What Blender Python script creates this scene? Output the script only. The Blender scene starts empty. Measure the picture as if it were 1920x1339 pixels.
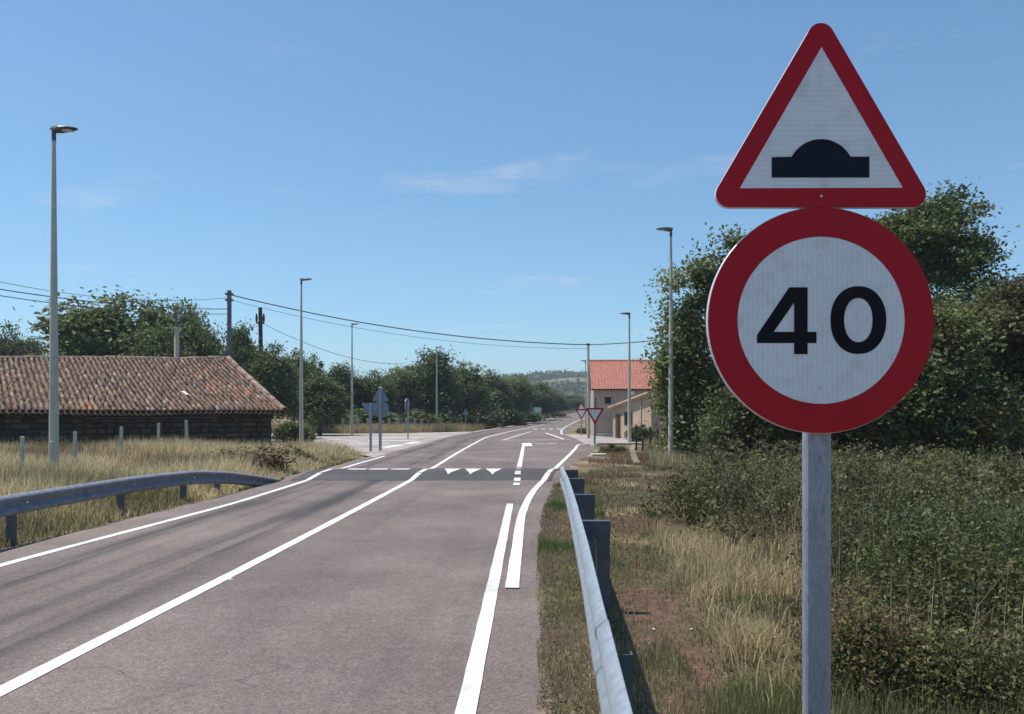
import bpy, math, random
import numpy as np
from mathutils import Vector, Matrix

S = bpy.context.scene
R = math.radians
# ------------------------------------------------------------------ camera
CAMZ = 1.65
F = 1550.0
cam = bpy.data.cameras.new('camera')
camo = bpy.data.objects.new('camera', cam)
S.collection.objects.link(camo)
camo.location = (0, 0, CAMZ)
camo.rotation_euler = (R(90), 0, 0)
cam.sensor_width = 36.0
cam.lens = F / 1920 * 36
cam.shift_y = 102.5 / 1920
cam.clip_end = 6000
cam.clip_start = 0.05
S.camera = camo
# ------------------------------------------------------------------ light
SUN_EL, SUN_AZ = R(66), R(-76)          # azimuth measured from +Y towards +X
sd = Vector((math.sin(SUN_AZ) * math.cos(SUN_EL), math.cos(SUN_AZ) * math.cos(SUN_EL), math.sin(SUN_EL)))
sl = bpy.data.lights.new('sun', 'SUN')
sl.energy = 5.0
sl.angle = R(0.53)
sl.color = (1.0, 0.95, 0.87)
so = bpy.data.objects.new('sun', sl)
S.collection.objects.link(so)
so.rotation_euler = sd.to_track_quat('Z', 'Y').to_euler()
so.location = (-30, 10, 60)
w = bpy.data.worlds.new('World')
S.world = w
w.use_nodes = True
wn, wl = w.node_tree.nodes, w.node_tree.links
bg = wn['Background']
sky = wn.new('ShaderNodeTexSky')
sky.sky_type = 'NISHITA'
sky.sun_disc = False
sky.sun_elevation = SUN_EL
sky.sun_rotation = SUN_AZ
sky.altitude = 700
sky.air_density = 1.0
sky.dust_density = 0.6
sky.ozone_density = 2.2
bg.inputs['Strength'].default_value = 0.135
# thin clouds: noise on a flat layer overhead
tc = wn.new('ShaderNodeTexCoord')
sx = wn.new('ShaderNodeSeparateXYZ')
wl.new(tc.outputs['Generated'], sx.inputs[0])
zc = wn.new('ShaderNodeMath'); zc.operation = 'MAXIMUM'; zc.inputs[1].default_value = 0.06
wl.new(sx.outputs['Z'], zc.inputs[0])
dv = wn.new('ShaderNodeVectorMath'); dv.operation = 'DIVIDE'
cz = wn.new('ShaderNodeCombineXYZ')
for i in range(3):
    wl.new(zc.outputs[0], cz.inputs[i])
wl.new(tc.outputs['Generated'], dv.inputs[0]); wl.new(cz.outputs[0], dv.inputs[1])
mp = wn.new('ShaderNodeMapping')
mp.inputs['Scale'].default_value = (0.9, 1.0, 1.0)
mp.inputs['Rotation'].default_value = (0, 0, R(4))
mp.inputs['Location'].default_value = (71.6, 103.9, 0)
wl.new(dv.outputs[0], mp.inputs[0])
n1 = wn.new('ShaderNodeTexNoise'); n1.inputs['Scale'].default_value = 1.0; n1.inputs['Detail'].default_value = 9
n1.inputs['Roughness'].default_value = 0.62; n1.inputs['Distortion'].default_value = 0.25
wl.new(mp.outputs[0], n1.inputs['Vector'])
cr = wn.new('ShaderNodeMapRange'); cr.interpolation_type = 'SMOOTHSTEP'
cr.inputs['From Min'].default_value = 0.545; cr.inputs['From Max'].default_value = 0.80
cr.inputs['To Max'].default_value = 0.55
wl.new(n1.outputs['Fac'], cr.inputs['Value'])
mixc = wn.new('ShaderNodeMix'); mixc.data_type = 'RGBA'
mixc.inputs['B'].default_value = (4.6, 4.8, 5.4, 1)
above = wn.new('ShaderNodeMapRange'); above.inputs['From Min'].default_value = 0.02; above.inputs['From Max'].default_value = 0.12
wl.new(sx.outputs['Z'], above.inputs['Value'])
cm = wn.new('ShaderNodeMath'); cm.operation = 'MULTIPLY'
wl.new(cr.outputs[0], cm.inputs[0]); wl.new(above.outputs[0], cm.inputs[1])
wl.new(cm.outputs[0], mixc.inputs['Factor'])
tint = wn.new('ShaderNodeMix'); tint.data_type = 'RGBA'; tint.blend_type = 'MULTIPLY'
tint.inputs['Factor'].default_value = 1.0; tint.inputs['B'].default_value = (0.78, 1.09, 1.23, 1)
gm = wn.new('ShaderNodeGamma'); gm.inputs['Gamma'].default_value = 0.85
wl.new(sky.outputs[0], gm.inputs['Color']); wl.new(gm.outputs[0], tint.inputs['A'])
wl.new(tint.outputs['Result'], mixc.inputs['A'])
wl.new(mixc.outputs['Result'], bg.inputs['Color'])
S.view_settings.view_transform = 'Standard'
S.view_settings.look = 'None'
S.view_settings.exposure = 0.20
S.view_settings.gamma = 1.0
try:
    S.view_settings.use_curve_mapping = False
except Exception:
    pass
S.cycles.max_bounces = 6
S.cycles.transparent_max_bounces = 8

rng = np.random.default_rng(7)
random.seed(7)
COL = S.collection

# ------------------------------------------------------------------ helpers
def ss(a, b, x):
    t = np.clip((np.asarray(x, float) - a) / (b - a), 0, 1)
    return t * t * (3 - 2 * t)

def px(p, depth):
    return (p - 960.0) / F * depth

def np_mesh(name, verts, faces, mat=None, cols=None, uv=None, smooth=False):
    """faces: list of numpy index arrays (n,k) of possibly different k"""
    me = bpy.data.meshes.new(name)
    verts = np.asarray(verts, np.float32).reshape(-1, 3)
    me.vertices.add(len(verts))
    me.vertices.foreach_set('co', verts.ravel())
    if isinstance(faces, np.ndarray):
        faces = [faces]
    loops = np.concatenate([np.asarray(f, np.int32).ravel() for f in faces])
    tot = np.concatenate([np.full(len(f), np.asarray(f).shape[1], np.int32) for f in faces])
    st = np.concatenate([[0], np.cumsum(tot)[:-1]]).astype(np.int32)
    me.loops.add(len(loops)); me.loops.foreach_set('vertex_index', loops)
    me.polygons.add(len(tot)); me.polygons.foreach_set('loop_start', st)
    if smooth:
        me.polygons.foreach_set('use_smooth', np.ones(len(tot), bool))
    me.update(calc_edges=True)
    if cols is not None:
        c = np.ones((len(verts), 4), np.float32); c[:, :3] = cols
        a = me.color_attributes.new('col', 'FLOAT_COLOR', 'POINT')
        a.data.foreach_set('color', c.ravel())
    if uv is not None:
        l = me.uv_layers.new(name='UVMap')
        l.data.foreach_set('uv', np.asarray(uv, np.float32)[loops].ravel())
    if mat is not None:
        me.materials.append(mat)
    return me

def link(name, me, parent=None, loc=(0, 0, 0), rot=(0, 0, 0)):
    o = bpy.data.objects.new(name, me)
    COL.objects.link(o)
    o.location = loc; o.rotation_euler = rot
    if parent is not None:
        o.parent = parent
    return o

def empty(name, loc=(0, 0, 0), rz=0.0):
    o = bpy.data.objects.new(name, None)
    COL.objects.link(o)
    o.location = loc; o.rotation_euler = (0, 0, rz); o.empty_display_size = 0.2
    return o

def tag(o, label=None, cat=None, group=None, kind=None):
    if label: o['label'] = label
    if cat: o['category'] = cat
    if group: o['group'] = group
    if kind: o['kind'] = kind
    return o

def copy_tree(o, parent=None):
    c = o.copy(); COL.objects.link(c); c.parent = parent
    for ch in list(o.children):
        copy_tree(ch, c)
    return c

class MB:
    """collects simple solids, builds one mesh"""
    def __init__(s): s.v = []; s.f = []; s.sm = False
    def add(s, vs, fs):
        b = len(s.v); s.v += [tuple(v) for v in vs]; s.f += [tuple(i + b for i in f) for f in fs]
    def box(s, x0, x1, y0, y1, z0, z1):
        vs = [(x, y, z) for z in (z0, z1) for y in (y0, y1) for x in (x0, x1)]
        s.add(vs, [(0, 2, 3, 1), (4, 5, 7, 6), (0, 1, 5, 4), (2, 6, 7, 3), (0, 4, 6, 2), (1, 3, 7, 5)])
    def tube(s, pts, rads, n=8, cap=True):
        pts = [Vector(p) for p in pts]; b = len(s.v); k = len(pts)
        for i, p in enumerate(pts):
            d = (pts[min(i + 1, k - 1)] - pts[max(i - 1, 0)]).normalized()
            u = d.cross(Vector((0, 1, 0)) if abs(d.y) < 0.9 else Vector((1, 0, 0))).normalized(); q = d.cross(u)
            for j in range(n):
                a = 2 * math.pi * j / n
                s.v.append(tuple(p + (u * math.cos(a) + q * math.sin(a)) * rads[i]))
        for i in range(k - 1):
            for j in range(n):
                a = b + i * n + j; c = b + i * n + (j + 1) % n
                s.f.append((a, c, c + n, a + n))
        if cap:
            s.f.append(tuple(b + j for j in reversed(range(n)))); s.f.append(tuple(b + (k - 1) * n + j for j in range(n)))
    def prism(s, poly, y0, y1):
        """poly in (x,z), extruded along y"""
        n = len(poly)
        s.add([(x, y0, z) for x, z in poly] + [(x, y1, z) for x, z in poly],
              [tuple(range(n)), tuple(range(2 * n - 1, n - 1, -1))] + [(i, i + n, (i + 1) % n + n, (i + 1) % n) for i in range(n)])
    def ring(s, outer, inner, y0, y1):
        n = len(outer)
        v = [(x, y0, z) for x, z in outer] + [(x, y0, z) for x, z in inner] + [(x, y1, z) for x, z in outer] + [(x, y1, z) for x, z in inner]
        f = []
        for i in range(n):
            j = (i + 1) % n
            f += [(i, j, n + j, n + i), (2 * n + i, 3 * n + i, 3 * n + j, 2 * n + j), (i, 2 * n + i, 2 * n + j, j), (n + i, n + j, 3 * n + j, 3 * n + i)]
        s.add(v, f)
    def mesh(s, name, mat, smooth=False, bevel=0):
        me = bpy.data.meshes.new(name); me.from_pydata(s.v, [], s.f)
        import bmesh
        bm = bmesh.new(); bm.from_mesh(me)
        bmesh.ops.recalc_face_normals(bm, faces=bm.faces)
        if bevel:
            bmesh.ops.bevel(bm, geom=[e for e in bm.edges if len(e.link_faces) == 2 and e.calc_face_angle(0) > 0.6], offset=bevel, segments=1, affect='EDGES')
        bm.to_mesh(me); bm.free()
        if smooth:
            me.polygons.foreach_set('use_smooth', np.ones(len(me.polygons), bool))
            try: me.set_sharp_from_angle(angle=R(40))
            except Exception: pass
        me.materials.append(mat); return me
    def build(s, name, mat, parent=None, smooth=False, bevel=0, **k):
        return link(name, s.mesh(name, mat, smooth, bevel), parent, **k)

# ------------------------------------------------------------------ materials
def base_mat(name, rough=0.8, metal=0.0, spec=0.4):
    m = bpy.data.materials.new(name); m.use_nodes = True
    b = m.node_tree.nodes['Principled BSDF']
    b.inputs['Roughness'].default_value = rough; b.inputs['Metallic'].default_value = metal
    b.inputs['Specular IOR Level'].default_value = spec
    return m, m.node_tree.nodes, m.node_tree.links, b

def noise(N, L, scale, detail=4, rough=0.55, vec=None, coord='Object'):
    t = N.new('ShaderNodeTexNoise'); t.inputs['Scale'].default_value = scale
    t.inputs['Detail'].default_value = detail; t.inputs['Roughness'].default_value = rough
    if vec is None:
        c = N.new('ShaderNodeTexCoord'); vec = c.outputs[coord]
    L.new(vec, t.inputs['Vector']); return t.outputs['Fac']

def ramp(N, L, fac, stops):
    r = N.new('ShaderNodeValToRGB'); e = r.color_ramp.elements
    while len(e) < len(stops): e.new(0.5)
    for i, (p, c) in enumerate(stops):
        e[i].position = p; e[i].color = (*c, 1)
    L.new(fac, r.inputs['Fac']); return r.outputs['Color']

def mixc_(N, L, fac, a, b, mode='MIX'):
    m = N.new('ShaderNodeMix'); m.data_type = 'RGBA'; m.blend_type = mode
    for sock, v in (('Factor', fac), ('A', a), ('B', b)):
        if hasattr(v, 'is_linked') or hasattr(v, 'links'): L.new(v, m.inputs[sock])
        elif isinstance(v, (int, float)): m.inputs[sock].default_value = v
        else: m.inputs[sock].default_value = (*v, 1)
    return m.outputs['Result']

def bump(N, L, b, h, strength=0.3, dist=0.02):
    n = N.new('ShaderNodeBump'); n.inputs['Strength'].default_value = strength; n.inputs['Distance'].default_value = dist
    L.new(h, n.inputs['Height']); L.new(n.outputs[0], b.inputs['Normal'])

def pm(name, c1, c2, scale=6, rough=0.8, metal=0.0, spec=0.4, bmp=0.15, bscale=None, detail=5):
    m, N, L, b = base_mat(name, rough, metal, spec)
    f = noise(N, L, scale, detail)
    L.new(ramp(N, L, f, [(0.3, c1), (0.7, c2)]), b.inputs['Base Color'])
    if bmp:
        bump(N, L, b, noise(N, L, bscale or scale * 6, 4), bmp)
    return m

def attr_mat(name, rough=0.8, transl=0.0, spec=0.2, nscale=0, namp=0.25, bmp=0):
    m, N, L, b = base_mat(name, rough, 0, spec)
    a = N.new('ShaderNodeAttribute'); a.attribute_name = 'col'
    c = a.outputs['Color']
    if nscale:
        f = noise(N, L, nscale, 5, 0.65)
        g = ramp(N, L, f, [(0.3, (1 - namp,) * 3), (0.7, (1 + namp,) * 3)])
        c = mixc_(N, L, 1.0, c, g, 'MULTIPLY')
        if bmp: bump(N, L, b, f, bmp, 0.03)
    L.new(c, b.inputs['Base Color'])
    if transl:
        t = N.new('ShaderNodeBsdfTranslucent'); L.new(c, t.inputs['Color'])
        x = N.new('ShaderNodeMixShader'); x.inputs[0].default_value = transl
        L.new(b.outputs[0], x.inputs[1]); L.new(t.outputs[0], x.inputs[2])
        L.new(x.outputs[0], N['Material Output'].inputs['Surface'])
    return m

M = {}
M['leaf'] = attr_mat('leaf_surface', 0.6, 0.30, 0.2)
M['grass'] = attr_mat('grass_surface', 0.8, 0.40, 0.1)
M['ground'] = attr_mat('ground_soil', 0.95, 0, 0.1, nscale=9, namp=0.35, bmp=0.6)
M['bark'] = pm('bark', (0.06, 0.05, 0.04), (0.13, 0.105, 0.08), 8, 0.95, bmp=0.5)
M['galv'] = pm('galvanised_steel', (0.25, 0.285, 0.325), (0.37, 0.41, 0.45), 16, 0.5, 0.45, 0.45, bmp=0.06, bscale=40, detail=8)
M['galv_left'] = pm('shade_darkened_steel', (0.15, 0.16, 0.195), (0.25, 0.265, 0.305), 9, 0.65, 0.1, 0.3, bmp=0.05)  # same steel as the right rail, its shaded side put into a darker colour
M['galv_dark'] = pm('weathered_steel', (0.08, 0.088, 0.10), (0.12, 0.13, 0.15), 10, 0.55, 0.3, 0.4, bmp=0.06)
M['galv_post'] = pm('galvanised_post', (0.26, 0.29, 0.34), (0.36, 0.39, 0.44), 9, 0.5, 0.35, 0.5, bmp=0.04, bscale=60)
M['lamp_pole'] = pm('lamp_pole_paint', (0.40, 0.40, 0.34), (0.50, 0.49, 0.42), 5, 0.6, 0.1, 0.4, bmp=0.05)
M['lamp_head'] = pm('lamp_head_paint', (0.06, 0.065, 0.08), (0.09, 0.095, 0.11), 8, 0.5, 0.2, bmp=0.03)
M['lens'] = pm('lamp_lens', (0.55, 0.55, 0.5), (0.6, 0.6, 0.56), 3, 0.2, bmp=0)
M['concrete'] = pm('concrete', (0.36, 0.345, 0.30), (0.52, 0.50, 0.44), 9, 0.9, bmp=0.3)
M['wood_pole'] = pm('creosoted_wood', (0.03, 0.028, 0.028), (0.07, 0.06, 0.055), 12, 0.9, bmp=0.3)
M['dark_pole'] = pm('dark_steel_pole', (0.10, 0.11, 0.13), (0.16, 0.17, 0.19), 6, 0.7, 0.2, bmp=0.1)
M['cable'] = pm('black_cable', (0.02, 0.02, 0.022), (0.03, 0.03, 0.033), 3, 0.7, bmp=0)
M['alu'] = pm('aluminium_back', (0.17, 0.205, 0.27), (0.24, 0.28, 0.35), 8, 0.45, 0.4, bmp=0.03)
M['rim'] = pm('sign_rim', (0.6, 0.6, 0.62), (0.7, 0.7, 0.72), 8, 0.4, 0.3, bmp=0.02)
M['red'] = pm('red_sheeting', (0.36, 0.004, 0.014), (0.43, 0.007, 0.018), 3, 0.4, 0, 0.2, bmp=0.0)
M['black'] = pm('black_sheeting', (0.006, 0.006, 0.009), (0.012, 0.012, 0.016), 4, 0.6, 0, 0.12, bmp=0)
M['navy'] = pm('dark_symbol_film', (0.008, 0.010, 0.022), (0.014, 0.016, 0.03), 4, 0.6, 0, 0.12, bmp=0)
def sheet(name, axis):
    m, N, L, b = base_mat(name, 0.4, 0, 0.45)
    t = N.new('ShaderNodeTexWave'); t.wave_type = 'BANDS'; t.bands_direction = axis
    t.inputs['Scale'].default_value = 16.0; t.inputs['Distortion'].default_value = 0.4; t.inputs['Detail'].default_value = 2
    c = N.new('ShaderNodeTexCoord'); L.new(c.outputs['Object'], t.inputs['Vector'])
    big = noise(N, L, 3.0, 3)
    a = ramp(N, L, t.outputs['Fac'], [(0.0, (0.69, 0.71, 0.735)), (1.0, (0.75, 0.77, 0.79))])
    g = ramp(N, L, big, [(0.3, (0.92, 0.92, 0.94)), (0.7, (1.0, 1.0, 1.0))])
    gr = noise(N, L, 11.0, 7, 0.75)
    g = mixc_(N, L, 1.0, g, ramp(N, L, gr, [(0.30, (0.80, 0.78, 0.74)), (0.52, (1.0, 1.0, 1.0))]), 'MULTIPLY')
    L.new(mixc_(N, L, 1.0, a, g, 'MULTIPLY'), b.inputs['Base Color'])
    return m
def spangle(name, lo, hi):
    m, N, L, b = base_mat(name, 0.5, 0.35, 0.5)
    c = N.new('ShaderNodeTexCoord'); mpn = N.new('ShaderNodeMapping'); mpn.inputs['Scale'].default_value = (1, 1, 0.35); L.new(c.outputs['Object'], mpn.inputs[0])
    v = N.new('ShaderNodeTexVoronoi'); v.inputs['Scale'].default_value = 95; L.new(mpn.outputs[0], v.inputs['Vector'])
    sp = N.new('ShaderNodeSeparateColor'); L.new(v.outputs['Color'], sp.inputs[0])
    big = noise(N, L, 6, 6, 0.7, mpn.outputs[0])
    col = mixc_(N, L, 0.55, mixc_(N, L, sp.outputs[0], lo, hi), ramp(N, L, big, [(0.32, lo), (0.68, hi)]))
    scr = noise(N, L, 60, 3, 0.6, mpn.outputs[0])
    col = mixc_(N, L, 1.0, col, ramp(N, L, scr, [(0.28, (0.7, 0.7, 0.72)), (0.42, (1, 1, 1)), (0.66, (1, 1, 1)), (0.76, (1.35, 1.35, 1.35))]), 'MULTIPLY')
    L.new(col, b.inputs['Base Color']); L.new(ramp(N, L, big, [(0.3, (0.42,) * 3), (0.7, (0.62,) * 3)]), b.inputs['Roughness'])
    return m
M['galv_post'] = spangle('galvanised_post', (0.22, 0.245, 0.295), (0.36, 0.39, 0.44))
M['white_disc'] = sheet('white_reflective_sheet_vertical', 'X')
M['white_tri'] = sheet('white_reflective_sheet_horizontal', 'Z')
def paint():
    m, N, L, b = base_mat('road_paint', 0.6, 0, 0.3)
    f = noise(N, L, 70, 4, 0.7); g = noise(N, L, 2.5, 5, 0.6)
    c = mixc_(N, L, g, (0.64, 0.63, 0.61), (0.78, 0.77, 0.75))
    worn = ramp(N, L, f, [(0.27, (0.40, 0.37, 0.36)), (0.40, (1, 1, 1))])
    tyre = noise(N, L, 1.1, 6, 0.7)
    worn = mixc_(N, L, 1.0, worn, ramp(N, L, tyre, [(0.36, (0.72, 0.71, 0.71)), (0.50, (1, 1, 1))]), 'MULTIPLY')
    L.new(mixc_(N, L, 1.0, c, worn, 'MULTIPLY'), b.inputs['Base Color'])
    bump(N, L, b, f, 0.2, 0.005)
    return m
M['paint'] = paint()
def worn_paint():
    m, N, L, b = base_mat('worn_road_paint', 0.7, 0, 0.3)
    g = noise(N, L, 1.7, 6, 0.7)
    L.new(ramp(N, L, g, [(0.35, (0.36, 0.31, 0.30)), (0.6, (0.68, 0.65, 0.63))]), b.inputs['Base Color'])
    return m
M['worn'] = worn_paint()

def asphalt(name, base_a, base_b, streaks=True, speck=0.35):
    m, N, L, b = base_mat(name, 0.82, 0, 0.35)
    tcn = N.new('ShaderNodeTexCoord')
    big = noise(N, L, 0.55, 6, 0.6, tcn.outputs['Object'])
    c = mixc_(N, L, ramp(N, L, big, [(0.35, (0, 0, 0)), (0.68, (1, 1, 1))]), base_a, base_b)
    # aggregate: fine light and dark chips
    v = N.new('ShaderNodeTexVoronoi'); v.inputs['Scale'].default_value = 85; L.new(tcn.outputs['Object'], v.inputs['Vector'])
    sep = N.new('ShaderNodeSeparateColor'); L.new(v.outputs['Color'], sep.inputs[0])
    chips = ramp(N, L, sep.outputs[0], [(0.0, (1 - speck,) * 3), (0.5, (1, 1, 1)), (0.9, (1 + speck * 0.6,) * 3), (1.0, (1 + speck * 1.6,) * 3)])
    c = mixc_(N, L, 1.0, c, chips, 'MULTIPLY')
    mid = noise(N, L, 9, 5, 0.7, tcn.outputs['Object'])
    c = mixc_(N, L, 1.0, c, ramp(N, L, mid, [(0.3, (0.86,) * 3), (0.7, (1.12,) * 3)]), 'MULTIPLY')
    if streaks:
        uvn = N.new('ShaderNodeUVMap'); uvn.uv_map = 'UVMap'
        sp = N.new('ShaderNodeSeparateXYZ'); L.new(uvn.outputs[0], sp.inputs[0])
        mpn = N.new('ShaderNodeMapping'); mpn.inputs['Scale'].default_value = (3.2, 0.11, 1); L.new(uvn.outputs[0], mpn.inputs[0])
        str_n = noise(N, L, 1.0, 5, 0.55, mpn.outputs[0])
        mp2 = N.new('ShaderNodeMapping'); mp2.inputs['Scale'].default_value = (0.0, 0.07, 1); L.new(uvn.outputs[0], mp2.inputs[0])
        wob = noise(N, L, 1.0, 2, 0.5, mp2.outputs[0])
        def path(cu, wd, amt):
            wo = N.new('ShaderNodeMath'); wo.operation = 'MULTIPLY_ADD'; wo.inputs[1].default_value = 0.9; wo.inputs[2].default_value = -cu - 0.45
            L.new(wob, wo.inputs[0])
            d = N.new('ShaderNodeMath'); d.operation = 'ADD'; L.new(sp.outputs['X'], d.inputs[0]); L.new(wo.outputs[0], d.inputs[1])
            ab = N.new('ShaderNodeMath'); ab.operation = 'ABSOLUTE'; L.new(d.outputs[0], ab.inputs[0])
            mr = N.new('ShaderNodeMapRange'); mr.interpolation_type = 'SMOOTHSTEP'
            mr.inputs['From Min'].default_value = 0.02; mr.inputs['From Max'].default_value = wd
            mr.inputs['To Min'].default_value = amt; mr.inputs['To Max'].default_value = 0.0
            L.new(ab.outputs[0], mr.inputs['Value'])
            return mr.outputs[0]
        def addn(a, bb):
            q = N.new('ShaderNodeMath'); q.operation = 'ADD'; q.use_clamp = True; L.new(a, q.inputs[0]); L.new(bb, q.inputs[1]); return q.outputs[0]
        p = addn(addn(path(-0.75, 0.55, 1.0), path(-2.1, 0.45, 0.95)), addn(path(-1.15, 0.18, 0.4), path(-1.6, 0.12, 0.35)))
        p2 = addn(path(0.75, 0.5, 0.22), path(2.25, 0.5, 0.18))
        thr = N.new('ShaderNodeMapRange'); thr.interpolation_type = 'SMOOTHSTEP'
        thr.inputs['From Min'].default_value = 0.36; thr.inputs['From Max'].default_value = 0.62
        L.new(str_n, thr.inputs['Value'])
        q = N.new('ShaderNodeMath'); q.operation = 'MULTIPLY'; L.new(addn(p, p2), q.inputs[0]); L.new(thr.outputs[0], q.inputs[1])
        c = mixc_(N, L, q.outputs[0], c, mixc_(N, L, 1.0, c, (0.32, 0.35, 0.38), 'MULTIPLY'))
        # pale polished patch and fine cracks
        pat = noise(N, L, 0.22, 3, 0.5, tcn.outputs['Object'])
        c = mixc_(N, L, 1.0, c, ramp(N, L, pat, [(0.38, (0.90, 0.90, 0.91)), (0.62, (1.16, 1.14, 1.12))]), 'MULTIPLY')
        dn = N.new('ShaderNodeTexNoise'); dn.inputs['Scale'].default_value = 1.4; dn.inputs['Detail'].default_value = 5; L.new(tcn.outputs['Object'], dn.inputs['Vector'])
        ad = N.new('ShaderNodeMix'); ad.data_type = 'RGBA'; ad.blend_type = 'LINEAR_LIGHT'; ad.inputs['Factor'].default_value = 0.35; L.new(tcn.outputs['Object'], ad.inputs['A']); L.new(dn.outputs['Color'], ad.inputs['B'])
        vc = N.new('ShaderNodeTexVoronoi'); vc.feature = 'DISTANCE_TO_EDGE'; vc.inputs['Scale'].default_value = 0.30; L.new(ad.outputs['Result'], vc.inputs['Vector'])
        ck = ramp(N, L, vc.outputs['Distance'], [(0.0, (0.62, 0.60, 0.60)), (0.0035, (1, 1, 1))])
        cmask = noise(N, L, 0.5, 2, 0.5, tcn.outputs['Object'])
        c = mixc_(N, L, ramp(N, L, cmask, [(0.45, (0, 0, 0)), (0.6, (1, 1, 1))]), c, mixc_(N, L, 1.0, c, ck, 'MULTIPLY'))
    L.new(c, b.inputs['Base Color'])
    bump(N, L, b, v.outputs['Distance'], 0.35, 0.008)
    return m
M['road'] = asphalt('red_tinted_asphalt', (0.130, 0.101, 0.091), (0.188, 0.150, 0.135))
M['hump'] = asphalt('dark_hump_asphalt', (0.050, 0.045, 0.048), (0.085, 0.074, 0.076), False, 0.3)
M['side'] = asphalt('pale_gritty_asphalt', (0.26, 0.22, 0.205), (0.40, 0.35, 0.32), False, 0.3)
M['dirt'] = pm('gravel_dirt', (0.15, 0.11, 0.085), (0.30, 0.24, 0.19), 2.2, 0.95, bmp=0.6, bscale=30)
M['crumb'] = pm('broken_asphalt', (0.075, 0.048, 0.040), (0.20, 0.14, 0.125), 20, 0.95, bmp=0.5)
M['stone_litter'] = pm('pale_stone', (0.28, 0.25, 0.22), (0.46, 0.43, 0.39), 20, 0.9, bmp=0.2)
M['stucco'] = pm('ochre_grey_stucco', (0.35, 0.27, 0.215), (0.46, 0.37, 0.295), 1.3, 0.95, bmp=0.3, bscale=25)
M['stucco2'] = pm('sandy_stucco', (0.36, 0.27, 0.19), (0.47, 0.36, 0.26), 1.6, 0.95, bmp=0.3, bscale=25)
M['window_dark'] = pm('dark_glass', (0.01, 0.011, 0.012), (0.02, 0.021, 0.023), 3, 0.15, bmp=0)
M['frame'] = pm('brown_frame', (0.05, 0.035, 0.025), (0.08, 0.055, 0.04), 8, 0.7, bmp=0.1)
M['red_roof'] = pm('red_roof_tile', (0.25, 0.095, 0.070), (0.40, 0.16, 0.115), 4.5, 0.85, bmp=0.2, bscale=18)
M['tile'] = attr_mat('weathered_clay_tile', 0.92, 0, 0.15, nscale=14, namp=0.4, bmp=0.3)
M['stone'] = attr_mat('dark_rubble_stone', 0.95, 0, 0.1, nscale=12, namp=0.35, bmp=0.5)
M['mortar'] = pm('earth_mortar', (0.05, 0.042, 0.035), (0.09, 0.075, 0.06), 7, 0.95, bmp=0.4)
M['litter_white'] = pm('white_litter', (0.6, 0.6, 0.58), (0.75, 0.75, 0.73), 9, 0.7, bmp=0.1)
M['twig'] = pm('dry_twig', (0.14, 0.10, 0.075), (0.26, 0.20, 0.15), 20, 0.9, bmp=0)
M['hill'] = pm('far_dry_hill', (0.09, 0.085, 0.06), (0.26, 0.22, 0.14), 0.02, 0.95, bmp=0, detail=8)

# ------------------------------------------------------------------ terrain
YL = np.array([-8, 4.87, 8.3, 14, 22.6, 35, 53, 71, 91, 122, 160, 200, 260, 330])
C_ = np.array([-3.5, -3.02, -2.84, -2.62, -2.34, -2.15, -1.70, 0.0, 2.5, 6.4, 12.2, 18.0, 27.0, 37.0])
YR = np.array([-8, 4.5, 7.8, 13.6, 17.3, 21.7, 26.0, 32.8, 42, 52, 60, 71, 91, 122, 160, 200, 260, 330])
R_ = np.array([0.02, 0.12, 0.2, 0.46, 0.78, 1.25, 1.85, 2.9, 4.0, 4.2, 4.0, 4.6, 6.3, 9.8, 15.6, 21.3, 30.2, 40.2])
YLL = np.array([-8, 5, 10, 15, 20, 30, 40, 55, 71, 91, 122, 160, 200, 260, 330])
L_ = np.array([-6.45, -6.3, -6.1, -5.75, -5.45, -5.3, -5.0, -4.5, -3.1, -0.8, 3.0, 8.9, 14.8, 23.9, 33.9])
def smooth_interp(y, Y, V):
    y = np.asarray(y, float)
    d = np.maximum(1.0, np.abs(y) * 0.05)
    return (np.interp(y - d, Y, V) + np.interp(y, Y, V) * 2 + np.interp(y + d, Y, V)) / 4
cen = lambda y: smooth_interp(y, YL, C_)
rgt = lambda y: smooth_interp(y, YR, R_)
lft = lambda y: smooth_interp(y, YLL, L_)
HY0, HY1 = 19.9, 24.0
def rise(y):
    return 1.5 * ss(85, 240, y)
def hump(y):
    y = np.asarray(y, float)
    t = np.clip((y - HY0) / (HY1 - HY0), 0, 1)
    return 0.085 * np.minimum(1, np.minimum(t, 1 - t) / 0.36) ** 1.0 * (np.minimum(t, 1 - t) > 0)
def roadz(x, y):
    return rise(y) + hump(y) * ss(-6.2, -5.4, x)
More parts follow.
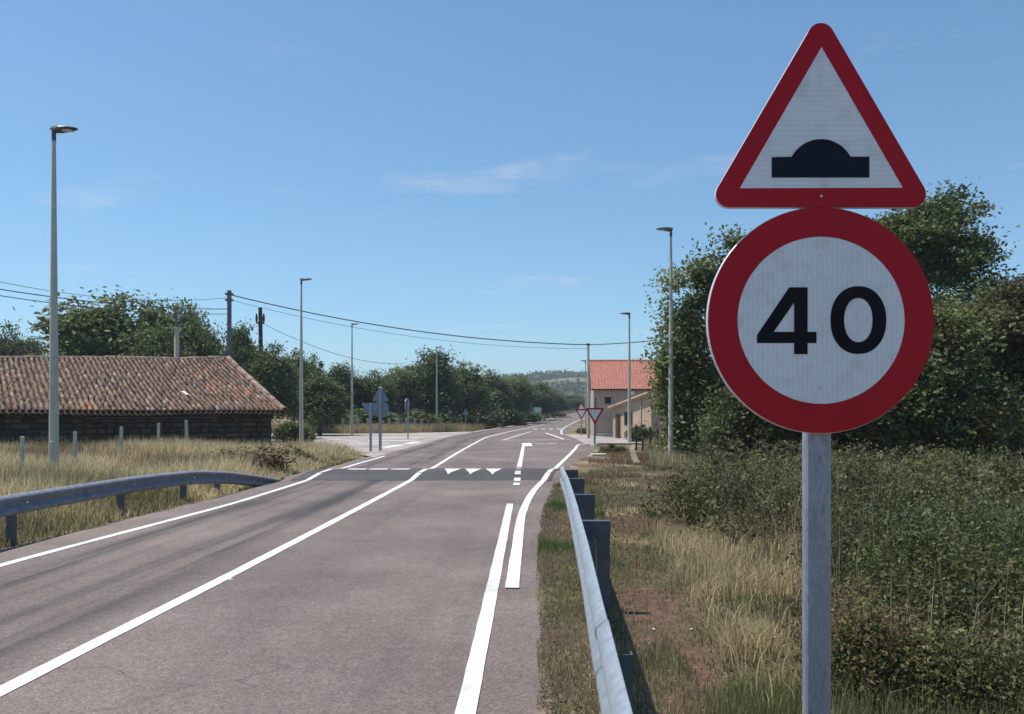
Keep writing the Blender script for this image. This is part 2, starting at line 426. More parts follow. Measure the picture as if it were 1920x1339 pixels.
def gz(x, y):
    x = np.asarray(x, float); y = np.asarray(y, float)
    r, l = rgt(np.clip(y, -8, 330)), lft(np.clip(y, -8, 330))
    junc = ss(27, 36, y) * (1 - ss(66, 84, y))
    dr = x - r; dl = l - x
    on = (dr < -0.30) & (dl < -0.30)
    z = np.where(dr > -0.30, -0.022 - 0.30 * ss(1.6, 7.0, dr) * (1 - junc), 0)
    z = z + np.where(dl > -0.30, -0.028 - 0.09 * ss(0.0, 0.5, dl) + 0.20 * ss(1.5, 6.5, dl) * ss(14, 24, y), 0) * (1 - junc)
    z = z - 0.05 * junc * ~on
    z = np.where(on, -0.07, z)
    z = z + rise(y)
    # low bank beyond the far left bend, far hill
    z = z + 1.6 * ss(95, 130, y) * (1 - ss(190, 240, y)) * ss(2.0, 6.0, l - x) * ss(30, 10, l - x)
    z = z + 30 * ss(380, 760, y) * (0.82 + 0.18 * np.sin(x * 0.011 + 0.6) + 0.06 * np.sin(x * 0.037))
    lump = 0.05 * np.sin(x * 1.7 + y * 0.6) * np.sin(y * 1.3 - x * 0.4)
    z = z + lump * np.where(on, 0, np.minimum(ss(0.4, 1.5, np.maximum(dr, dl)), 1)) * (1 - junc * 0.9) * (1 - 0.8 * ss(20, 26, y) * (dr > 0))
    return z

def vnoise(x, y, s, seed):
    """cheap smooth value noise, vectorised"""
    g = np.random.default_rng(seed).random((64, 64))
    u = np.asarray(x) * s + 100; v = np.asarray(y) * s + 100
    i = np.floor(u).astype(int); j = np.floor(v).astype(int); fu = u - i; fv = v - j
    fu = fu * fu * (3 - 2 * fu); fv = fv * fv * (3 - 2 * fv)
    a = g[i % 64, j % 64]; b = g[(i + 1) % 64, j % 64]; c = g[i % 64, (j + 1) % 64]; d = g[(i + 1) % 64, (j + 1) % 64]
    return (a * (1 - fu) + b * fu) * (1 - fv) + (c * (1 - fu) + d * fu) * fv

def ground():
    xs = np.concatenate([[-1600, -900, -500, -300, -180, -110, -75, -55, -42, -34, -28, -24], np.arange(-21, 11.01, 0.22), [12, 14, 17, 21, 26, 34, 45, 60, 85, 130, 220, 380, 700, 1600]])
    ys = np.concatenate([[-1500, -600, -250, -100, -40, -20, -10, -5, -2], np.arange(0, 34, 0.22), np.arange(34, 110, 1.0), np.arange(110, 260, 4), np.arange(260, 900, 25), [1000, 1300, 1800, 3000]])
    X, Y = np.meshgrid(xs, ys)
    Z = gz(X, Y)
    V = np.stack([X, Y, Z], -1).reshape(-1, 3)
    nx, ny = len(xs), len(ys)
    i = np.arange(ny - 1)[:, None] * nx + np.arange(nx - 1)[None]
    Fq = np.stack([i, i + 1, i + nx + 1, i + nx], -1).reshape(-1, 4)
    x, y = V[:, 0], V[:, 1]
    n = vnoise(x, y, 0.8, 1) * 0.5 + vnoise(x, y, 2.7, 2) * 0.3 + vnoise(x, y, 0.2, 3) * 0.2
    soil = np.array([0.115, 0.078, 0.056]); straw = np.array([0.27, 0.215, 0.125]); green = np.array([0.075, 0.088, 0.035])
    a = ss(0.35, 0.65, n)[:, None]; g2 = ss(0.5, 0.72, vnoise(x, y, 0.55, 5))[:, None]
    col = soil * (1 - a) + straw * a
    col = col * (1 - 0.55 * g2) + green * 0.55 * g2
    # brown bare path behind the right rail
    pth = (np.exp(-((x - (1.0 + 0.06 * (y - 4))) / 0.42) ** 2) * (1 - ss(7.5, 10.5, y)))[:, None] * ss(0.1, 0.4, vnoise(x, y, 2.2, 8))[:, None]
    col = col * (1 - 0.9 * pth) + np.array([0.125, 0.070, 0.052]) * 0.9 * pth
    rr_, ll_ = rgt(np.clip(y, -8, 330)), lft(np.clip(y, -8, 330))
    ed = (np.exp(-((x - rr_ - 0.10) / 0.17) ** 2) * (y < 24) * (y > -3) * ss(0.2, 0.45, vnoise(x, y, 3.0, 15)))[:, None]
    col = col * (1 - 0.85 * ed) + np.array([0.085, 0.058, 0.047]) * 0.85 * ed
    lf = (ss(1.2, 3.0, ll_ - x) * (y < 36) * (y > 0))[:, None]
    col = col * (1 - 0.7 * lf) + np.array([0.33, 0.28, 0.18]) * 0.7 * lf
    far = ss(300, 500, y)[:, None]
    fcol = np.array([0.10, 0.095, 0.062]) * (1 - ss(0.55, 0.7, vnoise(x, y, 0.03, 9))[:, None]) + np.array([0.17, 0.15, 0.10]) * ss(0.55, 0.7, vnoise(x, y, 0.03, 9))[:, None]
    col = col * (1 - far) + fcol * far
    o = link('ground', np_mesh('ground', V, Fq, M['ground'], cols=col, smooth=True))
    tag(o, kind='structure')
ground()

# ------------------------------------------------------------------ road
def road():
    ys = np.concatenate([np.arange(-7, 19.8, 0.12), np.arange(19.8, 24.3, 0.1), np.arange(24.4, 60, 0.6), np.arange(60, 330, 3)])
    t = np.linspace(0, 1, 15)
    lo = lft(ys) + (vnoise(ys, ys * 0, 2.0, 11) - 0.5) * 0.10
    ro = rgt(ys) + ((vnoise(ys, ys * 0, 2.5, 12) - 0.5) * 0.09 + (vnoise(ys, ys * 0, 7.0, 13) - 0.5) * 0.02) * (1 - ss(24, 30, ys))
    X = lo[:, None] * (1 - t) + ro[:, None] * t
    Y = np.repeat(ys[:, None], len(t), 1)
    Z = roadz(X, Y)
    Z[:, 0] -= 0.012; Z[:, -1] -= 0.012
    V = np.stack([X, Y, Z], -1).reshape(-1, 3)
    uv = np.stack([X - cen(Y), Y], -1).reshape(-1, 2)
    k = len(t); n = len(ys)
    i = np.arange(n - 1)[:, None] * k + np.arange(k - 1)[None]
    f = np.stack([i, i + 1, i + k + 1, i + k], -1).reshape(-1, 4)
    # skirts down into the ground
    sk = []
    b = len(V)
    Vs = V.copy()
    for c in (0, k - 1):
        e = V.reshape(n, k, 3)[:, c].copy(); e[:, 2] -= 0.06; e[:, 0] += (0.24 if c else -0.24)
        Vs = np.concatenate([Vs, e]); uv = np.concatenate([uv, uv.reshape(-1, 2)[np.arange(n) * k + c]])
        ii = np.arange(n - 1)
        q = np.stack([ii * k + c, (ii + 1) * k + c, b + ii + 1, b + ii], -1)
        sk.append(q[:, ::-1] if c else q); b += n
    o = link('road', np_mesh('road', Vs, np.concatenate([f] + sk), M['road'], uv=uv))
    return tag(o, kind='structure')
RD = road()

def ribbon_mesh(pts, width, off, name, mat, step=0.25, zf=roadz, closed_ends=True):
    """painted strip along ground points (x,y); width in metres, measured square to the strip"""
    P = [np.array(p, float) for p in pts]
    dense = []
    for a, b in zip(P[:-1], P[1:]):
        n = max(1, int(np.linalg.norm(b - a) / step))
        for i in range(n): dense.append(a + (b - a) * i / n)
    dense.append(P[-1]); D = np.array(dense)
    if len(D) > 8:
        for _ in range(14):
            Q = D.copy(); Q[1:-1] = (D[:-2] + 2 * D[1:-1] + D[2:]) / 4; D = Q
    T = np.gradient(D, axis=0); T /= np.linalg.norm(T, axis=1)[:, None]
    Nn = np.stack([T[:, 1], -T[:, 0]], -1)
    wv = np.full(len(D), width) if np.isscalar(width) else np.interp(np.linspace(0, 1, len(D)), np.linspace(0, 1, len(width)), width)
    jit = (rng.random((len(D), 2)) - 0.5) * 0.006
    A = D + Nn * (wv / 2 + jit[:, 0])[:, None]; B = D - Nn * (wv / 2 + jit[:, 1])[:, None]
    V = np.concatenate([np.c_[A, zf(A[:, 0], A[:, 1]) + off], np.c_[B, zf(B[:, 0], B[:, 1]) + off]])
    n = len(D); i = np.arange(n - 1)
    f = np.stack([i, i + 1, n + i + 1, n + i], -1)
    return np_mesh(name, V, f, mat)
def mark(name, pts, width, mat=None, off=0.005, step=0.25, parent=None):
    return link(name, ribbon_mesh(pts, width, off, name, mat or M['paint'], step), parent or RD)
def poly_mark(name, poly, mat=None, off=0.006, parent=None):
    V = [(x, y, float(roadz(x, y)) + off) for x, y in poly]
    return link(name, np_mesh(name, V, np.array([list(range(len(V)))]), mat or M['paint']), parent or RD)

ys = np.arange(-6, 90, 1.0)
mark('centre_line', [(float(cen(y)), y) for y in np.arange(-6, 96, 0.8)], 0.13)
mark('edge_line', [(float(x), y) for x, y in zip(np.interp(np.arange(-6, 31, .8), [-6, 8.88, 14.8, 19, 22.6, 26, 29.5], [-5.85, -5.5, -5.0, -4.92, -4.93, -4.9, -4.75]), np.arange(-6, 31, .8))], 0.12)
mark('edge_line', [(float(lft(y)) + 0.35, y) for y in np.arange(67, 300, 3)], 0.16, M['worn'])
mark('edge_line', [(-0.46, -6), (-0.253, 4.51), (-0.145, 9.5), (-0.035, 14.8)], 0.115)
mark('edge_line', [(0.0, 7.73), (0.06, 10), (0.14, 13), (0.26, 15), (0.45, 17.3), (0.80, 20.2), (1.10, 22.6), (1.5, 26), (2.25, 32), (2.9, 37.5), (3.25, 41), (3.6, 42.2), (4.3, 42.9)], 0.13)
# turn lane divider: short dashes then a solid line and a block
for y0, y1 in ((18.6, 19.15), (19.7, 20.3), (21.0, 21.8), (22.6, 23.6)):
    mark('lane_dash', [(0.1 + (y0 - 18.6) * 0.019, y0), (0.1 + (y1 - 18.6) * 0.019, y1)], 0.15)
mark('lane_divider', [(0.21, 24.5), (0.36, 31), (0.54, 39.5)], 0.14)
poly_mark('lane_block', [(0.5, 39.6), (0.98, 39.6), (1.0, 43.2), (0.52, 43.2)])
mark('cross_dash', [(1.2, 42.4), (1.65, 42.4)], 0.3, M['worn']); mark('cross_dash', [(1.75, 42.6), (2.3, 42.6)], 0.35, M['worn'])
mark('edge_line', [(float(rgt(y)) - 0.4, y) for y in np.arange(60, 300, 3)], 0.16, M['worn'])
mark('island_line', [(-0.55, 47.5), (0.2, 55), (0.9, 62), (1.6, 68)], 0.16, M['worn'])
mark('island_line', [(-0.5, 47.8), (1.2, 48.2), (3.4, 48.6)], 0.30, M['worn'])
mark('island_line', [(3.1, 49.5), (2.9, 56), (2.6, 64)], 0.17)
for k in range(4):
    mark('crossing_bar', [(2.0 + k * 0.75, 78.5), (2.42 + k * 0.75, 78.5)], 1.9)
for k in range(14):
    y = 98 + k * 9.0
    mark('centre_dash', [(float(cen(y)), y), (float(cen(y + 4)), y + 4)], 0.14, M['worn'])

# hump
def hump_obj():
    ys_ = np.arange(HY0 - 0.05, HY1 + 0.06, 0.1); t = np.linspace(0, 1, 12)
    wob = (vnoise(t * 9, t * 0, 1.5, 21) - 0.5) * 0.14
    lo = lft(ys_) + 0.12; ro = rgt(ys_) - 0.12
    X = lo[:, None] * (1 - t) + ro[:, None] * t
    Y = ys_[:, None] + wob[None] * np.linspace(-1, 1, len(ys_))[:, None]
    Z = roadz(X, Y) + 0.0035
    k = len(t); i = np.arange(len(ys_) - 1)[:, None] * k + np.arange(k - 1)[None]
    f = np.stack([i, i + 1, i + k + 1, i + k], -1).reshape(-1, 4)
    return link('speed_hump', np_mesh('speed_hump', np.stack([X, Y, Z], -1).reshape(-1, 3), f, M['hump']), RD)
HP = hump_obj()
# re-lay painted lines over the hump slightly higher: they follow roadz + offset, hump is 3.5 mm above the road
def tri_mark(xc):
    ys_ = np.linspace(20.9, 23.0, 22); hw = np.maximum((ys_ - 20.9) / 2.1 * 0.27, 0.004)
    V = np.concatenate([np.c_[xc - hw, ys_, roadz(xc - hw, ys_) + 0.008], np.c_[xc + hw, ys_, roadz(xc + hw, ys_) + 0.008]])
    i = np.arange(21); f = np.stack([i, i + 22, i + 23, i + 1], -1)
    link('give_way_triangle', np_mesh('give_way_triangle', V, f, M['paint']), HP)
for xc in (-1.62, -1.06, -0.50):
    tri_mark(xc)
for x0 in (-4.45, -3.87, -3.29):
    mark('warning_bar', [(x0 + 0.25, 22.3), (x0 + 0.25, 23.2)], 0.5, off=0.008, step=0.1, parent=HP)

# side roads and dirt verges, flat sheets a few mm apart
def sheet_poly(name, poly, z, mat, kind='structure'):
    o = link(name, np_mesh(name, [(x, y, z) for x, y in poly], np.array([list(range(len(poly)))]), mat))
    return tag(o, kind=kind)
sheet_poly('side_road', [(-4.9, 29.8), (-5.7, 31.6), (-7.6, 33.6), (-8.9, 36.5), (-9.7, 41), (-13, 47), (-30, 52), (-60, 55), (-60, 66), (-24, 62.5), (-12, 62), (-8, 64), (-3.6, 68), (-3.0, 66), (-4.4, 50)][::-1], -0.006, M['side'])
sheet_poly('side_road', [(3.4, 41.6), (4.6, 43.3), (9.5, 43.6), (22, 45), (22, 50), (6.5, 54), (4.4, 60), (3.6, 62), (3.5, 50)], -0.007, M['side'])
SR = bpy.data.objects['side_road']
def flat(x, y): return np.full(np.shape(x), -0.006)
def mark_s(name, pts, width, mat):
    return link(name, ribbon_mesh(pts, width, 0.006, name, mat, 0.5, flat), SR)
mark_s('edge_line', [(-5.2, 31.3), (-6.4, 33.2), (-7.4, 36.5), (-8.6, 41.5), (-12.5, 47.6)], 0.13, M['worn'])
mark_s('edge_line', [(-40, 58), (-20, 55.6), (-11, 50), (-8.6, 46)], 0.28, M['worn'])
mark_s('edge_line', [(-40, 63.5), (-22, 61.6), (-12, 61.2), (-7.6, 63), (-4.2, 66.5)], 0.5, M['paint'])
mark_s('give_way_bar', [(-5.9, 38), (-5.5, 41.2)], 0.5, M['paint'])
mark_s('give_way_bar', [(-5.4, 42.4), (-5.15, 45.5)], 0.45, M['paint'])
mark_s('hatch_stripe', [(-8.0, 43.0), (-6.4, 43.2)], 0.7, M['worn'])
mark_s('hatch_stripe', [(-8.2, 47.0), (-5.6, 47.6)], 0.6, M['paint'])
mark_s('hatch_stripe', [(-8.8, 52.0), (-5.6, 53)], 0.7, M['paint'])

# ------------------------------------------------------------------ kerb strip on the right, gravel apron, debris along the asphalt edge
def strip(name, pts, wdt, h, mat, label=None, cat=None):
    mb = MB()
    for a, b in zip(pts[:-1], pts[1:]):
        a = Vector((*a, 0)); b = Vector((*b, 0)); d = (b - a).normalized(); n = Vector((d.y, -d.x, 0)) * wdt / 2
        za, zb = float(gz(a.x, a.y)), float(gz(b.x, b.y))
        b2 = b - d * 0.012
        v = [a - n, a + n, b2 + n, b2 - n]
        zz = [za, za, zb, zb]
        mb.add([(p.x, p.y, q - 0.1) for p, q in zip(v, zz)] + [(p.x, p.y, q + h) for p, q in zip(v, zz)],
               [(3, 2, 1, 0), (4, 5, 6, 7), (0, 1, 5, 4), (1, 2, 6, 5), (2, 3, 7, 6), (3, 0, 4, 7)])
    return mb
o = strip('kerb', [(3.95, 26), (4.1, 27.5), (4.3, 29), (4.5, 30.5), (4.7, 32), (4.9, 33.5), (5.1, 35), (5.3, 36.5), (5.55, 38), (5.8, 39.5), (6.05, 41)], 0.22, 0.09, M['dirt']).build('kerb', M['dirt'], bevel=0.01)
tag(o, kind='structure')

def scatter_chunks(name, P, size, mat, label, cat, flat_=0.5):
    """small irregular stones joined: nobody could count them"""
    n = len(P)
    base = np.array([(1, 0, 0), (0, 1, 0), (-1, 0, 0), (0, -1, 0), (0, 0, 1), (0, 0, -1)], float)
    V = base[None] * (0.6 + 0.8 * rng.random((n, 6, 1))) * size[:, None, None]
    V[:, :, 2] *= flat_
    a = rng.random(n) * 6.28; ca, sa = np.cos(a), np.sin(a)
    x = V[:, :, 0] * ca[:, None] - V[:, :, 1] * sa[:, None]; y = V[:, :, 0] * sa[:, None] + V[:, :, 1] * ca[:, None]
    V[:, :, 0] = x; V[:, :, 1] = y
    V += P[:, None, :]
    fb = np.array([(0, 1, 4), (1, 2, 4), (2, 3, 4), (3, 0, 4), (1, 0, 5), (2, 1, 5), (3, 2, 5), (0, 3, 5)])
    f = (fb[None] + (np.arange(n) * 6)[:, None, None]).reshape(-1, 3)
    o = link(name, np_mesh(name, V.reshape(-1, 3), f, mat))
    return tag(o, label, cat, kind='stuff')
yy = 2.2 + 17 * rng.random(9000) ** 1.3
keep = vnoise(yy, yy * 0, 1.6, 31) + 0.35 * rng.random(len(yy)) > 0.55
yy = yy[keep]
xx = rgt(yy) + rng.normal(0.10, 0.075, len(yy))
scatter_chunks('asphalt_crumbs', np.c_[xx, yy, np.maximum(gz(xx, yy), -0.02) + 0.0], 0.003 + 0.013 * rng.random(len(yy)) ** 2.5, M['crumb'], 'dark red-brown crumbs of broken asphalt along the right road edge', 'gravel')
yy = rng.uniform(6, 20, 2600); xx = lft(yy) - np.abs(rng.normal(0.05, 0.12, len(yy)))
scatter_chunks('edge_gravel', np.c_[xx, yy, gz(xx, yy) + 0.003], rng.uniform(0.008, 0.03, len(yy)), M['crumb'], 'dark gravel and debris along the left road edge below the rail', 'gravel')
yy = 2.6 + 7.5 * rng.random(5200) ** 1.3; xx = 1.0 + 0.06 * (yy - 4) + rng.normal(0, 0.26, len(yy))
scatter_chunks('soil_clods', np.c_[xx, yy, gz(xx, yy) + 0.001], (0.003 + 0.012 * rng.random(len(yy)) ** 2.5), M['crumb'], 'red-brown soil clods on the bare strip behind the right rail', 'soil')
yy = rng.uniform(3.5, 9, 150); xx = 0.75 + 0.14 * (yy - 3) + rng.normal(0.45, 0.35, len(yy))
scatter_chunks('path_stones', np.c_[xx, yy, gz(xx, yy) + 0.002], rng.uniform(0.003, 0.009, len(yy)) * yy ** 0.5 / 1.5, M['stone_litter'], 'small pale stones strewn over the bare soil behind the right rail', 'stones')

# ------------------------------------------------------------------ the big sign
PXM = 3.27 / F
def sgn():
    Y = 3.27
    root = empty('road_sign', (1.209, Y, float(gz(1.209, Y)) - 0.02))
    tag(root, 'large road sign with red hump-warning triangle above a 40 speed disc on a grey post', 'road sign')
    z0 = root.location.z
    X0 = root.location.x
    lx = lambda p: (p - 960) * PXM - X0
    lz = lambda p: CAMZ - (p - 772) * PXM - z0
    mb = MB(); mb.box(-0.029, 0.073, 0.045, 0.100, -0.25, lz(130)); mb.build('post', M['galv_post'], root, bevel=0.008)
    cap = MB(); cap.box(-0.031, 0.075, 0.0425, 0.1025, lz(130) + 0.0005, lz(130) + 0.008); cap.build('post_cap', M['galv_dark'], root)
    # triangle
    def rtri(cx, zb, zt, hw, r, n=8):
        cs = [(cx + hw - r, zb + r), (cx, zt - r), (cx - hw + r, zb + r)]
        out = []
        for k, (x, z) in enumerate(cs):
            p, q = cs[k - 1], cs[(k + 1) % 3]
            d1 = Vector((x - p[0], z - p[1])).normalized(); d2 = Vector((q[0] - x, q[1] - z)).normalized()
            # outward normals for counter-clockwise travel
            a1 = math.atan2(d1.y, d1.x) - math.pi / 2; a2 = math.atan2(d2.y, d2.x) - math.pi / 2
            while a2 < a1: a2 += 2 * math.pi
            for i in range(n + 1):
                a = a1 + (a2 - a1) * i / n
                out.append((x + r * math.cos(a), z + r * math.sin(a)))
        return out
    cx = lx(1539.5)
    outer = rtri(cx, lz(388.5), lz(43), 0.4155, 0.052)
    inner3 = [(lx(1693), lz(352)), (lx(1540.5), lz(88)), (lx(1387), lz(353))]
    body = MB(); body.prism(outer, 0.004, 0.030)
    pb = body.build('warning_plate', M['rim'], root, bevel=0.002)
    tag(pb, 'red bordered white triangle with a black road hump')
    # inner ring with same count as outer: each inner corner repeated
    n = len(outer) // 3
    inn = [inner3[i // n] for i in range(len(outer))]
    mb = MB()
    k = len(outer)
    v = [(x, 0.0, z) for x, z in outer] + [(x, 0.0, z) for x, z in inner3] + [(x, 0.0035, z) for x, z in outer]
    f = []
    for i in range(k):
        j = (i + 1) % k; a, b = k + i // n, k + j // n
        f.append((i, j, a) if a == b else (i, j, b, a))
        f.append((i, 2 * 0 + k + 3 + i, k + 3 + j, j))
    mb.add(v, f); bo = mb.build('red_border', M['red'], pb)
    mb = MB(); mb.prism([(x, z) for x, z in inner3], 0.0008, 0.0038); mb.build('white_field', M['white_tri'], pb)
    dome = []
    c_ = lx(1540); rx = (1593 - 1483) / 2 * PXM
    dh = (294 - 261) * PXM; dr_ = (rx * rx + dh * dh) / (2 * dh); ha = math.asin(rx / dr_)
    for i in range(0, 25):
        a = ha - 2 * ha * i / 24
        dome.append((c_ - 0.001 + dr_ * math.sin(a), lz(294) + dh - dr_ + dr_ * math.cos(a)))
    sym = [(lx(1447), lz(333)), (lx(1630), lz(333)), (lx(1630), lz(294))] + dome + [(lx(1447), lz(295))]
    mb = MB(); mb.prism(sym, -0.0012, 0.0006); mb.build('hump_symbol', M['navy'], pb)
    # disc
    dcx, dcz, rr = lx(1540), lz(600.5), 0.4495
    circ = lambda r, n=96, sx=1.0: [(dcx + sx * r * math.cos(2 * math.pi * i / n), dcz + r * math.sin(2 * math.pi * i / n)) for i in range(n)]
    body = MB(); body.prism(circ(rr), 0.006, 0.032)
    db = body.build('speed_plate', M['rim'], root, bevel=0.002)
    tag(db, 'red ringed white disc with black number 40')
    mb = MB(); mb.ring(circ(rr - 0.0025), circ(0.331), 0.002, 0.0055); mb.build('red_ring', M['red'], db)
    mb = MB(); mb.prism(circ(0.3305), 0.0026, 0.0057); mb.build('white_field', M['white_disc'], db)
    zx = lambda a: lx(a / 2.3917 + 1200); zz = lambda a: lz(a / 2.391 + 340)
    mb = MB()
    for poly in ([(692, 475), (752, 475), (752, 775), (692, 775)], [(752, 675), (792, 675), (792, 725), (752, 725)],
                 [(535, 675), (692, 675), (692, 725), (525, 725), (525, 690)], [(670, 475), (692, 475), (692, 543), (600, 675), (535, 675)]):
        mb.prism([(zx(a), zz(b)) for a, b in poly], 0.0006, 0.0024)
    mb.build('numeral_four', M['black'], db)
    def sup(hw, hh, e, n=64):
        r = []
        for i in range(n):
            a = 2 * math.pi * i / n; c, s_ = math.cos(a), math.sin(a)
            r.append((zx(980 + hw * math.copysign(abs(c) ** e, c)), zz(622 + hh * math.copysign(abs(s_) ** e, s_))))
        return r
    mb = MB(); mb.ring(sup(125, 152, 0.93), sup(64, 99, 0.93), 0.0006, 0.0024); mb.build('numeral_zero', M['black'], db)
    for (bx_, bz_, pp) in ((lx(1540), lz(368), pb), (lx(1540), lz(140), pb), (lx(1540), lz(478), db), (lx(1540), lz(725), db)):
        mb = MB(); mb.tube([(bx_, 0.0035, bz_), (bx_, -0.002, bz_)], [0.006, 0.005], 8); mb.build('rivet', M['rim'], pp)
    # clamps behind
    for zc_ in (lz(170), lz(330), lz(480), lz(720)):
        mb = MB(); mb.box(-0.06, 0.104, 0.033, 0.1075, zc_ - 0.018, zc_ + 0.018); mb.build('clamp', M['galv_dark'], root)
sgn()

# ------------------------------------------------------------------ guardrails
PROF = [(0.0, 0.155), (0.018, 0.150), (0.075, 0.118), (0.083, 0.095), (0.075, 0.072), (0.012, 0.030), (0.004, 0.0), (0.012, -0.030), (0.075, -0.072), (0.083, -0.095), (0.075, -0.118), (0.018, -0.150), (0.0, -0.155)]
def resample(pts, step):
    out = []
    for a, b in zip(pts[:-1], pts[1:]):
        a, b = np.array(a, float), np.array(b, float); n = max(1, int(np.linalg.norm(b - a) / step))
        out += [a + (b - a) * i / n for i in range(n)]
    out.append(np.array(pts[-1], float)); P = np.array(out)
    for _ in range(2):
        Q = P.copy(); Q[1:-1] = (P[:-2] + 2 * P[1:-1] + P[2:]) / 4; P = Q
    return P
def rail_mesh(P, side, mat, depth=1.0):
    T = np.gradient(P, axis=0); T[:, 2] = 0; T /= np.linalg.norm(T, axis=1)[:, None]
    Nn = np.stack([T[:, 1], -T[:, 0], T[:, 2] * 0], -1) * side
    prof = np.array(PROF) * np.array([depth, 1.0 if depth < 0.9 else 0.86]); k = len(prof); n = len(P); th = 0.004
    V = []
    for o_ in (0, -th):
        V.append(P[:, None, :] + Nn[:, None, :] * (prof[None, :, :1] + o_) + np.array([0, 0, 1.0])[None, None] * prof[None, :, 1:2])
    V = np.concatenate([v.reshape(-1, 3) for v in V])
    i = np.arange(n - 1)[:, None] * k + np.arange(k - 1)[None]
    f = np.stack([i, i + 1, i + k + 1, i + k], -1).reshape(-1, 4)
    fs = [f, f[:, ::-1] + n * k]
    ii = np.arange(n - 1)
    for c in (0, k - 1):
        fs.append(np.stack([ii * k + c, ii * k + c + k, n * k + ii * k + c + k, n * k + ii * k + c], -1))
    cc = np.arange(k - 1)
    for r_ in (0, n - 1):
        fs.append(np.stack([r_ * k + cc, r_ * k + cc + 1, n * k + r_ * k + cc + 1, n * k + r_ * k + cc], -1))
    me = np_mesh('rail', V, np.concatenate(fs), mat)
    return me
def guard(name, path, posts, side, mat_r, mat_p, label, splits, spacer):
    root = empty(name, (path[0][0], path[0][1], 0))
    tag(root, label, 'guardrail')
    inv = -np.array(root.location)
    P = resample(path, 0.2) + inv
    # overlapping rail sections
    yy_ = P[:, 1] - inv[1]
    cuts = [-99] + splits + [999]
    for q in range(len(cuts) - 1):
        sel = np.where((yy_ >= cuts[q] - 0.16) & (yy_ <= cuts[q + 1] + 0.16))[0]
        if len(sel) > 1:
            Q = P[sel].copy()
            Q[:, 0] += side * 0.004 * (q % 2)
            link('rail', rail_mesh(Q, side, mat_r, 0.62 if spacer else 1.0), root)
    for (x, y, ztop, tilt) in posts:
        g = float(gz(x, y)); i = int(np.argmin(np.abs(yy_ - y))); rx, rz_ = P[i][0] - inv[0], P[i][2]
        px_, xa, xb = x, *( (rx - side * 0.004, x + side * 0.06) )
        a, b = min(x - 0.055, x + 0.055), max(x - 0.055, x + 0.055)
        mb = MB(); mb.box(a, a + 0.006, -0.03, 0.03, g - 0.3, ztop); mb.box(b - 0.006, b, -0.03, 0.03, g - 0.3, ztop); mb.box(a + 0.006, b - 0.006, -0.03, -0.024, g - 0.3, ztop)
        mb.build('post', mat_p, root, loc=(inv[0], y + inv[1], 0))
        if spacer and tilt:
            pass
        elif spacer:
            lo, hi = sorted((rx - side * 0.006, x + side * 0.0))
            hi2 = max(hi, x + 0.058) if side < 0 else hi
            lo2 = lo if side < 0 else min(lo, x - 0.058)
            mb = MB(); mb.box(lo2, hi2, -0.036, -0.0315, rz_ - 0.02, rz_ + 0.135); mb.box(lo2, hi2, -0.0315, 0.045, rz_ + 0.129, rz_ + 0.135)
            mb.build('spacer_block', mat_p, root, loc=(inv[0], y + inv[1], 0))
        else:
            lo, hi = sorted((rx - side * 0.006, x + side * 0.056))
            mb = MB(); mb.box(lo, hi, -0.04, 0.04, rz_ - 0.06, rz_ + 0.06); mb.build('spacer_block', mat_p, root, loc=(inv[0], y + inv[1], 0))
        mb = MB(); c = Vector((rx + side * 0.004, 0, rz_)); mb.tube([c, c + Vector((side * 0.022, 0, 0))], [0.022, 0.017], 6)
        mb.build('bolt', M['rim'], root, loc=(inv[0], y + inv[1], 0))
    return root
zl = lambda t: t - 0.133
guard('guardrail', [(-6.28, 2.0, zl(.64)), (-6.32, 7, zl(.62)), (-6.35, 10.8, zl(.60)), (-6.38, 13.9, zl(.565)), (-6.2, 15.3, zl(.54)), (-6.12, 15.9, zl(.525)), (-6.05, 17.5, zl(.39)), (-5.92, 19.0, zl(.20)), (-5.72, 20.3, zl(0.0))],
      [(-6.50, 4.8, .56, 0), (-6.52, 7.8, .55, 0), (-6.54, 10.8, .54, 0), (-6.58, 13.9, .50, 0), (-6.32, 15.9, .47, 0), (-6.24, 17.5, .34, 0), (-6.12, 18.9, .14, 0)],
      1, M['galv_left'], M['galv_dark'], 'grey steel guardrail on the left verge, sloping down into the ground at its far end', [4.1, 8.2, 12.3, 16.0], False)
guard('guardrail', [(0.20, -1.5, .60), (0.355, 2.46, .60), (0.435, 4.0, .60), (0.52, 5.6, .60), (0.585, 7, .60), (0.68, 9.2, .60), (0.77, 11.4, .60), (0.83, 13.2, .59), (0.865, 14.0, .585)],
      [(0.36, 0.9, .60, 1), (0.468, 3.6, .60, 1), (0.765, 6.95, .72, 0), (0.855, 9.15, .72, 0), (0.935, 11.35, .715, 0), (0.995, 13.15, .705, 0)],
      -1, M['galv'], M['galv_dark'], 'pale steel guardrail along the right edge of the road, beside the big sign', [3.6, 7.6, 11.6], True)

